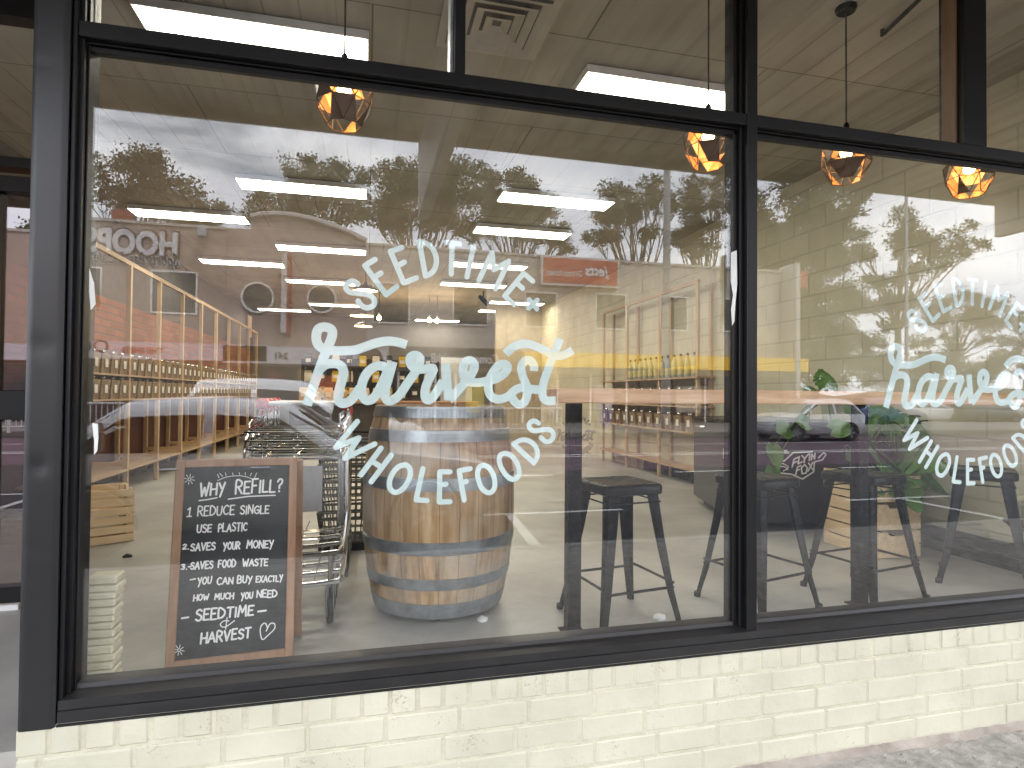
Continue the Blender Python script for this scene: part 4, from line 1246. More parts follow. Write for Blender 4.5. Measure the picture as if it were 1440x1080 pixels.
# ================================================================ street: pavement, road, markings
asphalt = M('parking_asphalt', (.030, .029, .029), c2=(.046, .045, .044), rough=.85, scale=25, bump=.3, bscale=150)
lane_red = M('purple_red_lane', (.085, .052, .068), c2=(.115, .072, .090), rough=.8, scale=5, bump=.2, bscale=150)
pave = M('pavement_aggregate', (.25, .23, .205), c2=(.50, .47, .42), rough=.9, scale=17, bump=.7, bscale=120, detail=10, lo=.35, hi=.65)
line_paint = M('road_line_paint', (.70, .70, .68), rough=.7, var=.2, scale=20)
kerb_m = M('kerb_concrete', (.33, .32, .30), rough=.8, var=.15)
Y_KERB = -3.3
mb = MB(); mb.box(-60, 60, Y_KERB + .16, .0, Z_PAVE - .3, Z_PAVE); struct(mb, 'pavement', pave)
mb = MB(); mb.box(-60, 60, Y_KERB, Y_KERB + .158, Z_PAVE - .3, Z_PAVE + .003, bev=.02); struct(mb, 'kerb', kerb_m)
mb = MB(); mb.box(-400, 400, -500, Y_KERB + .05, Z_ROAD - .3, Z_ROAD); struct(mb, 'road', asphalt)
mb = MB(); mb.box(-120, 120, -17.4, -9.4, Z_ROAD + .001, Z_ROAD + .005); struct(mb, 'bus_lane', lane_red)
mb = MB(); mb.box(-120, 120, -26.2, -18.6, Z_ROAD - .1, Z_PAVE); struct(mb, 'far_pavement', M('far_paving', (.20, .185, .175), rough=.85, var=.12, scale=3))
mb = MB()                                         # rough mortar fillet and grit where the wall meets the pavement
rg_p = random.Random(4)
rings = []
for k in range(260):
    x = -1.0 + 6.5 * k / 259
    w_ = .020 + .006 * math.sin(x * 9) + .005 * math.sin(x * 31 + 1) + rg_p.uniform(0, .005); h_ = .010 + rg_p.uniform(0, .004)
    rings.append([(x, Y_F + .004, Z_PAVE - .01), (x, Y_F + .004, Z_PAVE + h_ + .010), (x, Y_F - w_ * .5, Z_PAVE + h_ * .8), (x, Y_F - w_, Z_PAVE + .002), (x, Y_F - w_, Z_PAVE - .01)])
mb.loft(rings); struct(mb, 'pavement_edge', M('edge_mortar', (.26, .215, .18), c2=(.44, .39, .33), rough=.9, scale=9, bump=.6, bscale=60))
mb = MB()
for k in range(420):
    x = rg_p.uniform(.2, 3.6); y = Y_F - .02 - abs(rg_p.gauss(0, .16)); s_ = rg_p.uniform(.0025, .008)
    ps = [(x + s_ * math.cos(a) * rg_p.uniform(.6, 1), y + s_ * math.sin(a) * rg_p.uniform(.6, 1), Z_PAVE - .001) for a in (0, 1.3, 2.6, 3.9, 5.1)]
    mb.add(ps + [(x, y, Z_PAVE + s_ * .9)], [(i, (i + 1) % 5, 5) for i in range(5)])
tag(mb.build('gravel', M('loose_grit', (.14, .12, .10), c2=(.50, .47, .42), rough=.9, scale=60)), kind='stuff')
mb = MB()
def mark(x0, x1, y0, y1, z=Z_ROAD + .009): mb.box(x0, x1, y0, y1, z - .003, z)
p1, p2 = xat(683, 5.3), xat(880, 5.3)
mark(p1, p2, -5.42, -5.34)
T_ = Matrix.Translation((1.66, -3.45, Z_ROAD)) @ Matrix.Rotation(R(4), 4, 'Z'); mb.box(-.06, .06, -1.88, 0, .006, .009, T_)
for k in (-2, -1, 1, 2, 3):
    if k > 0: mark(1.66 + 6.3 * k - .05, 1.66 + 6.3 * k + .05, -5.3, -3.4); mark(1.66 + 6.3 * k - 1, 1.66 + 6.3 * k + 1, -5.42, -5.34)
    else: mark(1.66 + 6.3 * k - .05, 1.66 + 6.3 * k + .05, -5.3, -3.4); mark(1.66 + 6.3 * k - 1, 1.66 + 6.3 * k + 1, -5.42, -5.34)
mark(xat(678, 8.8), xat(778, 8.8), -8.85, -8.75)
for k in (-4, -3, -2, -1, 1, 2, 3, 4): mark(xat(678, 8.8) + 4 * k, xat(678, 8.8) + 4 * k + 1.3, -8.85, -8.75)
mark(-90, 90, -12.05, -11.95); mark(-90, 90, -12.45, -12.35); mark(-90, 90, -15.05, -14.97)
struct(mb, 'road_markings', line_paint)

# ================================================================ buildings across the road (seen as reflections)
YB = -26.0
def bx(px): return xat(px, -YB)
def bz(px, py): return at(px, py, -YB).z
win_glass = M('dark_window_glass', (.02, .024, .026), rough=.06, var=.5, scale=.6, spec=.8)
win_frame = M('pale_window_frame', (.72, .70, .66), rough=.5)
fascia_w = M('pale_fascia', (.50, .47, .50), rough=.5, var=.06)
shop_dark = M('dark_shopfront', (.03, .028, .028), rough=.15, var=.4, scale=1.2)
def opening(parent, x0, x1, z0, z1, y=YB, bar=.07):
    mb = MB()
    for a, b, c, d in ((x0 - bar, x1 + bar, z1, z1 + bar), (x0 - bar, x1 + bar, z0 - bar, z0), (x0 - bar, x0, z0, z1), (x1, x1 + bar, z0, z1)): mb.box(a, b, y - .02, y + .06, c, d)
    f = mb.build('window', win_frame, parent)
    mb = MB(); mb.box(x0, x1, y - .02, y + .012, z0, z1); mb.build('pane', win_glass, f)
def parapet(mb, x0, x1, z, y=YB): mb.box(x0, x1, y - .3, y + .08, z, z + .12)
# --- brick bar building on the left
xa_, xb_ = -24.0, bx(315)
ztop = bz(200, 315)
b1 = thing('brick_bar_building', 'reflected brownish pink brick sports bar building at the left across the road', 'building', (-12, YB, Z_PAVE))
taupe = M('taupe_render', (.34, .26, .215), c2=(.41, .315, .265), rough=.85, scale=.7)
mb = MB(); mb.box(xa_, xb_, YB - 12, YB, Z_PAVE - .2, ztop); mb.build('wall', taupe, b1)
mb = MB(); parapet(mb, xa_, xb_, ztop); mb.build('parapet', M('parapet_cap', (.42, .38, .34), rough=.6), b1)
for pa, pb, qa, qb in ((212, 273, 382, 438), (118, 138, 377, 432)):
    opening(b1, bx(pa), bx(pb), bz(pa, qb), bz(pa, qa))
opening(b1, bx(118) - 8, bx(118) - 6.2, bz(118, 438), bz(118, 382))
zf0, zf1 = bz(200, 506), bz(200, 482)
mb = MB(); mb.box(xa_, bx(376), YB + .3, YB + .42, zf0, zf1); mb.build('fascia', fascia_w, b1)
mb = MB(); mb.box(xa_, xb_, YB, YB + .30, zf0 - .05, zf0 + .02); mb.build('canopy', M('canopy_grey', (.2, .19, .19)), b1)
mb = MB(); mb.box(xa_, xb_ - .3, YB + .01, YB + .06, Z_PAVE, zf0 - .2); mb.build('shopfront', shop_dark, b1)
sign_w = M('sign_letter_white', (.62, .60, .60), rough=.5); sign_d = M('sign_letter_dark', (.03, .03, .035), rough=.5)
text_fit('sign_outline', 'HOOPS', sign_d, 112, 249, 320, 361, YB, .05, b1, bold=.075)
text_fit('sign_outline', 'HOOPS', M('sign_pink', (.40, .27, .22)), 113.5, 247.5, 321.5, 359.5, YB, .065, b1, bold=.06)
text_fit('sign_lettering', 'HOOPS', sign_w, 115, 246, 323, 358, YB, .08, b1, bold=.04)
text_fit('sign_outline', 'Sports Bar & Cafe', sign_w, 127, 250, 353, 379, YB, .05, b1, bold=.05, shear=.25)
text_fit('sign_lettering', 'Sports Bar & Cafe', sign_d, 129, 248, 354.5, 378, YB, .08, b1, bold=.006, shear=.25)
text_mesh('fascia_lettering', 'OC', .75, sign_d, face_plus_y(bx(137), YB + .44, (zf0 + zf1) / 2 + .12), b1, depth=.01)
text_mesh('fascia_lettering', 'THE SHED', .34, M('sign_red', (.35, .03, .03)), face_plus_y(bx(205), YB + .44, (zf0 + zf1) / 2), b1, depth=.01, bold=.01)
pl0 = thing('floodlight', 'reflected grey floodlight at the top of the sports bar wall', 'floodlight', (bx(285), YB + .25, bz(285, 335)))
mb = MB(); c_ = Vector((bx(285), YB + .10, bz(285, 322))); mb.tube([c_, c_ + Vector((0, .35, -.15))], .05, 8); mb.build('bracket', grey_steel, pl0)
mb = MB(); mb.lathe([(.05, -.45), (.22, -.35), (.24, 0), (.12, .12)], 14, c_ + Vector((0, .42, -.1))); mb.build('lamp_head', grey_steel, pl0, smooth=True)
mb = MB(); c_ = Vector((bx(160), YB - .5, bz(160, 318))); mb.lathe([(.28, 0), (.36, .2), (.42, .75), (.38, .75), (.34, .6)], 14, c_); o = recenter(mb.build('roof_pot', M('terracotta', (.28, .07, .05)), None, smooth=True)); tag(o, 'reflected reddish pot on the sports bar parapet', 'pot')
# --- curved gable building
b2 = thing('curved_gable_building', 'reflected curved gable building with two round windows beside the sports bar', 'building', (-3, YB, Z_PAVE))
x0, x1 = xb_ + .02, bx(513)
gm = M('brown_grey_render', (.34, .255, .215), c2=(.40, .305, .26), rough=.85, scale=.6)
arc = [(350, 307), (362, 304), (385, 303), (410, 305), (440, 312), (470, 322), (495, 332), (513, 341)]
poly = [(x0, Z_PAVE - .2)] + [(x1, Z_PAVE - .2)] + [(bx(a), bz(a, b)) for a, b in arc[::-1]] + [(bx(349), bz(349, 322)), (x0, bz(315, 320))]
mb = MB(); mb.prism(poly, lambda a, b, tt: (a, tt, b), YB - 10, YB + .02); mb.build('wall', gm, b2)
mb = MB()
pts = [Vector((bx(a), YB + .02, bz(a, b) + .06)) for a, b in arc]
mb.tube([p + Vector((0, .15, 0)) for p in pts], .12, 6); mb.build('gable_edge', M('gable_edge', (.42, .38, .35), rough=.5), b2)
for px_, py_, rp_ in ((360, 419, 22), (450.5, 421, 20)):
    c_ = Vector((bx(px_), YB + .03, bz(px_, py_))); r_ = abs(bx(px_ + rp_) - bx(px_))
    mb = MB(); mb.tube([c_ + Vector((r_ * math.cos(k * .1963), .05, r_ * math.sin(k * .1963))) for k in range(32)], .055, 6, closed=True); f = mb.build('round_window', win_frame, b2, smooth=True)
    mb = MB(); mb.add([c_ + Vector((r_ * math.cos(k * .1963), .02, r_ * math.sin(k * .1963))) for k in range(32)], [tuple(range(31, -1, -1))]); mb.build('pane', win_glass, f)
mb = MB(); mb.box(bx(397), bx(404.5), YB + .03, YB + .9, bz(400, 470), bz(400, 361)); mb.build('blade_sign', M('blade_pale', (.50, .46, .46)), b2)
mb = MB(); mb.box(bx(404.5) + .002, bx(408), YB + .03, YB + .88, bz(400, 472), bz(400, 363)); mb.build('blade_edge', M('blade_red', (.30, .06, .06)), b2)
mb = MB(); mb.box(x0, bx(545), YB + .3, YB + .42, bz(420, 513), bz(420, 489)); mb.build('fascia', fascia_w, b2)
text_fit('fascia_lettering', '241', sign_d, 386, 404, 496, 505, YB + .42, .02, b2, bold=.02)
mb = MB(); mb.box(x0 + .3, x1 - .1, YB + .02, YB + .06, Z_PAVE, bz(420, 516)); mb.build('shopfront', shop_dark, b2)
for pa, pb, qa, qb, c in ((373, 400, 522, 560, (.16, .03, .025)), (418, 440, 520, 548, (.22, .15, .06)), (440, 478, 528, 560, (.45, .10, .03))):
    mb = MB(); mb.box(bx(pa), bx(pb), YB + .065, YB + .10, bz(pa, qb), bz(pa, qa)); mb.build('shop_poster', M('poster%.2f' % c[0], c, rough=.5, var=.3, scale=1.5), b2)
# --- grey block
b3 = thing('grey_block', 'reflected long grey two storey block with square windows and a yellow shop fascia', 'building', (10, YB, Z_PAVE))
x0, x1 = bx(513) + .02, bx(1100)
zt0, zt1 = bz(620, 350), bz(1100, 386)
gray = M('grey_panel', (.40, .355, .31), c2=(.45, .40, .35), rough=.8, scale=.5)
tpo = (zt0 + zt1) / 2
mb = MB(); mb.box(x0, x1, YB - 14, YB, Z_PAVE - .2, tpo); mb.build('wall', gray, b3)
mb = MB(); parapet(mb, x0, x1, tpo); mb.build('parapet', M('parapet_cap', (.42, .38, .34)), b3)
mb = MB()
for px_ in (711, 903, 1005): mb.box(bx(px_) - .02, bx(px_) + .02, YB - .001, YB + .006, bz(px_, 490), tpo)
mb.build('panel_joints', M('joint_dark', (.10, .09, .085)), b3)
for pa, pb, qa, qb in ((524, 573, 398, 452), (637, 683, 404, 455), (738, 781, 411, 458), (838, 878, 414, 461), (929, 965, 418, 463), (1017, 1046, 421, 465)):
    opening(b3, bx(pa), bx(pb), bz(pa, qb), bz(pa, qa))
sg_mat = M('jetts_red', (.42, .075, .045), rough=.4, var=.2, scale=.4)
mb = MB(); mb.box(bx(757), bx(866), YB + .01, YB + .34, bz(812, 404), bz(812, 363.5)); sgn = mb.build('sign_box', M('sign_frame_pale', (.55, .5, .48)), b3)
mb = MB(); mb.box(bx(760), bx(863.5), YB + .341, YB + .36, bz(812, 401), bz(812, 366.5)); mb.build('sign_face', sg_mat, sgn)
text_fit('sign_lettering', 'jetts', sign_w, 821, 856, 374, 393, YB + .36, .012, sgn, shear=.2, bold=.03, depth=.006)
text_fit('sign_lettering', '24 hour fitness', sign_w, 767, 817, 378.5, 388, YB + .36, .012, sgn, bold=.01, depth=.006)
mb = MB(); mb.box(bx(545) + .02, bx(729), YB + .3, YB + .5, bz(640, 517), bz(640, 490)); dk = mb.build('dark_fascia', M('bank_fascia', (.022, .02, .018), rough=.4), b3)
text_fit('fascia_lettering', 'CommonwealthBank', sign_w, 584, 700, 497, 511, YB + .5, .012, dk, bold=.02, depth=.006)
yel = M('yellow_fascia', (.90, .54, .01), rough=.45, var=.08, scale=.5)
mb = MB(); mb.box(bx(730), bx(1119), YB + .3, YB + 1.0, bz(920, 520), bz(920, 501)); mb.build('yellow_fascia', yel, b3)
mb = MB(); mb.box(x0, x1, YB + .005, YB + .06, Z_PAVE, bz(700, 524)); mb.build('shopfront', shop_dark, b3)
mb = MB()
for px_ in (560, 612, 640, 690, 735, 783, 830, 880, 930, 990, 1050): mb.box(bx(px_) - .05, bx(px_) + .05, YB + .061, YB + .11, Z_PAVE, bz(700, 525))
mb.build('shopfront_posts', win_frame, b3)
for pa, pb, c in ((655, 680, (.5, .4, .05)), (760, 780, (.3, .28, .26)), (835, 862, (.35, .3, .28)), (950, 985, (.4, .36, .3))):
    mb = MB(); mb.box(bx(pa), bx(pb), YB + .065, YB + .09, .2, 1.6); mb.build('shop_poster', M('poster_b%d' % pa, c, rough=.5, var=.3, scale=1.5), b3)
mb = MB(); mb.box(x1 + .01, x1 + .25, YB - .3, YB + 1.1, bz(1098, 560), bz(1098, 375)); mb.build('end_fin', M('fin_pale', (.5, .46, .42)), b3)
mb = MB(); mb.box(x1 + .26, x1 + .9, YB - .2, YB + .9, bz(1098, 408), bz(1098, 385)); mb.build('end_sign', sg_mat, b3)

# ================================================================ railing, poles, person, bin
rail_m = M('railing_white', (.55, .53, .54), rough=.45)
YR = -18.2
rt = thing('street_railing', 'reflected pale vertical bar street railing along the far kerb', 'railing', (0, YR, Z_PAVE))
zr1 = zat(650, 574, -YR)
def railrun(x0, x1, ztop, nm):
    mb = MB(); mb.tube([(x0, YR, ztop), (x1, YR, ztop)], .035, 6); mb.tube([(x0, YR, Z_PAVE + .18), (x1, YR, Z_PAVE + .18)], .03, 6); mb.build('rail', rail_m, rt)
    mb = MB(); n = int((x1 - x0) / .15)
    for k in range(n + 1):
        xx = x0 + (x1 - x0) * k / n; mb.box(xx - .011, xx + .011, YR - .011, YR + .011, Z_PAVE + .2, ztop - .03)
    mb.build('bars', rail_m, rt)
    for k in range(int((x1 - x0) / 2.2) + 1):
        xx = x0 + k * 2.2; mb = MB(); mb.box(xx - .045, xx + .045, YR - .045, YR + .045, Z_PAVE - .02, ztop + .10); mb.build('post', rail_m, rt)
railrun(xat(175, -YR) - 6.6, xat(175, -YR), zr1 + .12, 'a')
railrun(xat(180, -YR), xat(790, -YR), zr1, 'b')
def pole(px, py_top, y, r, label, arm=False):
    x = xat(px, -y); zt_ = at(px, py_top, -y).z
    t_ = thing('street_pole', label, 'pole', (x, y, Z_ROAD))
    mb = MB(); mb.tube([(x, y, Z_ROAD), (x, y, zt_)], [r, r * .72], 12); mb.build('shaft', M('pole_grey', (.30, .30, .31), rough=.5, metal=.3), t_, smooth=True)
    mb = MB(); mb.box(x - .18, x + .18, y - .18, y + .18, Z_ROAD + .001, Z_ROAD + .03); mb.build('base_plate', grey_steel, t_)
    mb = MB(); mb.tube(catmull([(x, y, zt_ - .05), (x, y + .3, zt_ + .15), (x, y + 1.6, zt_ + .25)], 4), r * .4, 8); mb.box(x - .1, x + .1, y + 1.5, y + 2.1, zt_ + .2, zt_ + .3); mb.build('lamp_arm', grey_steel, t_)
pole(937, 150, -10.5, .105, 'reflected grey street pole in front of the grey block')
pole(1275, 262, -20, .09, 'reflected thin street pole behind the tree at the right')
# wheelie bin
YP_ = -21.5
def wheelie(px, label, colr):
    x = xat(px, -YP_); t_ = thing('wheelie_bin', label, 'bin', (x, YP_, Z_PAVE))
    m_ = M('bin_blue', colr, rough=.45)
    mb = MB(); mb.loft([[(x + a * s_, YP_ + b * s_ * 1.15, z_) for a, b in ((-1, -1), (1, -1), (1, 1), (-1, 1))] for s_, z_ in ((.21, Z_PAVE + .06), (.28, Z_PAVE + .9), (.30, Z_PAVE + .92), (.30, Z_PAVE + .96))]); mb.build('body', m_, t_)
    mb = MB(); mb.box(x - .31, x + .31, YP_ - .36, YP_ + .38, Z_PAVE + .965, Z_PAVE + 1.03, bev=.03); mb.build('lid', m_, t_)
    for sx in (-1, 1): mb = MB(); mb.lathe([(.1, -.02), (.1, .02)], 14, T=Matrix.Translation((x + sx * .24, YP_ - .26, Z_PAVE + .10)) @ Matrix.Rotation(R(90), 4, 'Y')); mb.build('wheel', black_rubber, t_)
wheelie(850, 'reflected blue wheelie bin beside a person across the road', (.03, .07, .30))

def skin_person(name, label, joints, edges, rad, parts, loc, rz=0.0, mat=None):
    """continuous body: joints laid out as connected edges with a radius each"""
    me = bpy.data.meshes.new(name)
    names = list(joints)
    me.from_pydata([joints[k] for k in names], [(names.index(a), names.index(b)) for a, b in edges], [])
    o = bpy.data.objects.new(name, me)
    col.objects.link(o)
    bpy.context.view_layer.objects.active = o
    sk = o.modifiers.new('skin', 'SKIN')
    for i, k in enumerate(names):
        rr_ = rad[k]; me.skin_vertices[0].data[i].radius = rr_ if isinstance(rr_, tuple) else (rr_, rr_)
    me.skin_vertices[0].data[0].use_root = True
    sk.use_smooth_shade = True
    sb = o.modifiers.new('sub', 'SUBSURF'); sb.levels = 2; sb.render_levels = 2
    dg = bpy.context.evaluated_depsgraph_get()
    m2 = bpy.data.meshes.new_from_object(o.evaluated_get(dg))
    o.modifiers.clear(); o.data = m2
    m2.materials.clear()
    for mm in mat: m2.materials.append(mm)
    for p in m2.polygons:
        c = p.center
        p.material_index = parts(c)
        p.use_smooth = True
    o.location = loc; o.rotation_euler.z = rz
    tag(o, label, 'person')
    return o
skin = M('skin_tone', (.50, .30, .21), rough=.5, var=.06)
cloth_d = M('black_clothing', (.018, .018, .02), rough=.85, var=.25, scale=20)
jean_d = M('dark_trousers', (.025, .026, .035), rough=.85, var=.2, scale=25)
shoe_m = M('shoe_white', (.5, .5, .5), rough=.6)
hair_m = M('dark_hair', (.02, .013, .01), rough=.55, var=.3, scale=60)
def fingers(J, E, RD, side, wrist, d, palm_n, lens=(.07, .08, .075, .06), thumb=True):
    """five separate fingers rooted in the palm, each a short bent chain"""
    w = Vector(wrist); d = Vector(d).normalized(); n_ = Vector(palm_n).normalized(); s_ = d.cross(n_).normalized()
    J['palm' + side] = w + d * .055; E.append(('wrist' + side, 'palm' + side)); RD['palm' + side] = (.036, .018)
    for i in range(4):
        b = w + d * .085 + s_ * (-.027 + .018 * i)
        k = 'f%d' % i + side
        J[k + 'a'] = b; J[k + 'b'] = b + d * lens[i] * .5 + n_ * .012; J[k + 'c'] = b + d * lens[i] * .8 + n_ * .035
        E += [('palm' + side, k + 'a'), (k + 'a', k + 'b'), (k + 'b', k + 'c')]
        for q in 'abc': RD[k + q] = .0085 if q != 'c' else .007
    J['t' + side + 'a'] = w + d * .03 - s_ * .035 + n_ * .008; J['t' + side + 'b'] = w + d * .065 - s_ * .055 + n_ * .025
    E += [('palm' + side, 't' + side + 'a'), ('t' + side + 'a', 't' + side + 'b')]
    RD['t' + side + 'a'] = .011; RD['t' + side + 'b'] = .0085
def base_body(h=1.72):
    k = h / 1.72
    J = {'pelvis': (0, 0, .94), 'waist': (0, .0, 1.08), 'chest': (0, -.01, 1.28), 'neckb': (0, -.015, 1.46), 'neck': (0, 0, 1.52), 'head1': (0, .02, 1.60), 'head2': (0, .015, 1.67), 'crown': (0, 0, 1.715)}
    for s, x in (('L', -1), ('R', 1)):
        J['hip' + s] = (x * .09, 0, .88); J['knee' + s] = (x * .105, .015, .49); J['ankle' + s] = (x * .11, -.02, .085); J['heel' + s] = (x * .112, -.03, .045); J['toe' + s] = (x * .13, .17, .035)
        J['sho' + s] = (x * .17, -.01, 1.42)
    E = [('pelvis', 'waist'), ('waist', 'chest'), ('chest', 'neckb'), ('neckb', 'neck'), ('neck', 'head1'), ('head1', 'head2'), ('head2', 'crown')]
    RD = {'pelvis': (.165, .11), 'waist': (.145, .10), 'chest': (.17, .115), 'neckb': (.085, .075), 'neck': (.055, .058), 'head1': (.072, .088), 'head2': (.078, .095), 'crown': (.045, .06)}
    for s in 'LR':
        E += [('pelvis', 'hip' + s), ('hip' + s, 'knee' + s), ('knee' + s, 'ankle' + s), ('ankle' + s, 'heel' + s), ('heel' + s, 'toe' + s), ('chest', 'sho' + s)]
        RD['hip' + s] = .088; RD['knee' + s] = .060; RD['ankle' + s] = .040; RD['heel' + s] = .042; RD['toe' + s] = (.045, .03); RD['sho' + s] = .062
    return J, E, RD
def arms(J, E, RD, el, wr, dirs, nrm):
    for s in 'LR':
        J['elb' + s] = el[s]; J['wrist' + s] = wr[s]
        E += [('sho' + s, 'elb' + s), ('elb' + s, 'wrist' + s)]; RD['elb' + s] = .044; RD['wrist' + s] = .028
        fingers(J, E, RD, s, wr[s], dirs[s], nrm[s])
def face_bits(o, hz_=1.615, hair_long=False):
    mb = MB()
    for sx in (-1, 1): mb.lathe([(.001, -.006), (.008, -.004), (.010, 0), (.008, .004), (.001, .006)], 10, T=Matrix.Translation((sx * .031, .098, hz_ + .025)) @ Matrix.Rotation(R(90), 4, 'X'))
    mb.build('eyes', black_rubber, o, smooth=True, local=True)
    mb = MB(); mb.loft([[(-.004, .10, hz_ + .03), (.004, .10, hz_ + .03), (.0, .112, hz_ + .03)], [(-.014, .098, hz_ - .008), (.014, .098, hz_ - .008), (0, .128, hz_ - .006)], [(-.01, .098, hz_ - .015), (.01, .098, hz_ - .015), (0, .112, hz_ - .016)]]); mb.build('nose', skin, o, smooth=True, local=True)
    mb = MB(); mb.box(-.022, .022, .092, .104, hz_ - .042, hz_ - .033, bev=.003); mb.build('mouth', M('lips', (.35, .12, .10)), o, local=True)
    mb = MB()
    for sx in (-1, 1): mb.box(sx * .078 - .008, sx * .078 + .008, -.012, .022, hz_ - .02, hz_ + .04, bev=.007)
    mb.build('ears', skin, o, local=True)
    mb = MB(); rings = []
    for k in range(7):
        a = R(8 + 82 * k / 6.0); z_ = hz_ + .015 + .115 * math.sin(a); r_ = math.cos(a)
        rings.append([((.092 * r_ + .004) * math.cos(q * .3927), (.108 * r_ + .004) * math.sin(q * .3927) - .006 + (.018 * (1 - k / 6.0) * -1 if math.sin(q * .3927) > 0 else 0), z_) for q in range(16)])
    mb.loft(rings); mb.build('hair', hair_m, o, smooth=True, local=True)
def cz(z_shoe, z_belt, z_neck, sleeve):
    def f(c):
        if c.z < .11: return 3
        if c.z < z_belt and abs(c.x) < .26 and c.y < .2: return 1
        if c.z > z_neck: return 2
        return 2 if sleeve(c) else 0
    return f
J, E, RD = base_body()
arms(J, E, RD, {'L': (-.27, -.02, 1.14), 'R': (.27, .06, 1.16)}, {'L': (-.29, .10, .93), 'R': (.20, .24, 1.02)}, {'L': (-.02, .1, -.25), 'R': (-.2, .25, -.02)}, {'L': (1, 0, 0), 'R': (0, 0, -1)})
pp_ = skin_person('person', 'reflected person in dark clothing standing beside the blue wheelie bin', J, E, RD, cz(.11, .95, 1.50, lambda c: abs(c.x) > .17 and c.z < 1.06 and c.y > .08), (xat(872, 21.4), -21.4, Z_PAVE), R(70), [cloth_d, jean_d, skin, shoe_m])
face_bits(pp_)
# the photographer, mirrored in the glass, holding a phone in front of the face
J, E, RD = base_body(1.66)
arms(J, E, RD, {'L': (-.24, .12, 1.20), 'R': (.24, .12, 1.20)}, {'L': (-.105, .30, 1.36), 'R': (.105, .30, 1.36)}, {'L': (.35, .35, .30), 'R': (-.35, .35, .30)}, {'L': (.6, -.2, 0), 'R': (-.6, -.2, 0)})
ph = skin_person('person', 'reflected photographer in dark clothes holding up a phone before the window', J, E, RD, cz(.11, .93, 1.49, lambda c: abs(c.x) < .2 and c.y > .30), (0.02, -2.52, Z_PAVE), 0, [cloth_d, jean_d, skin, shoe_m])
face_bits(ph)
mb = MB(); mb.box(-.078, .078, .392, .400, 1.385, 1.46, bev=.004); o = mb.build('phone', black_rubber, None, local=True); o.location = (0.02, -2.52, Z_PAVE); tag(o, 'black phone held level by the reflected photographer', 'phone')

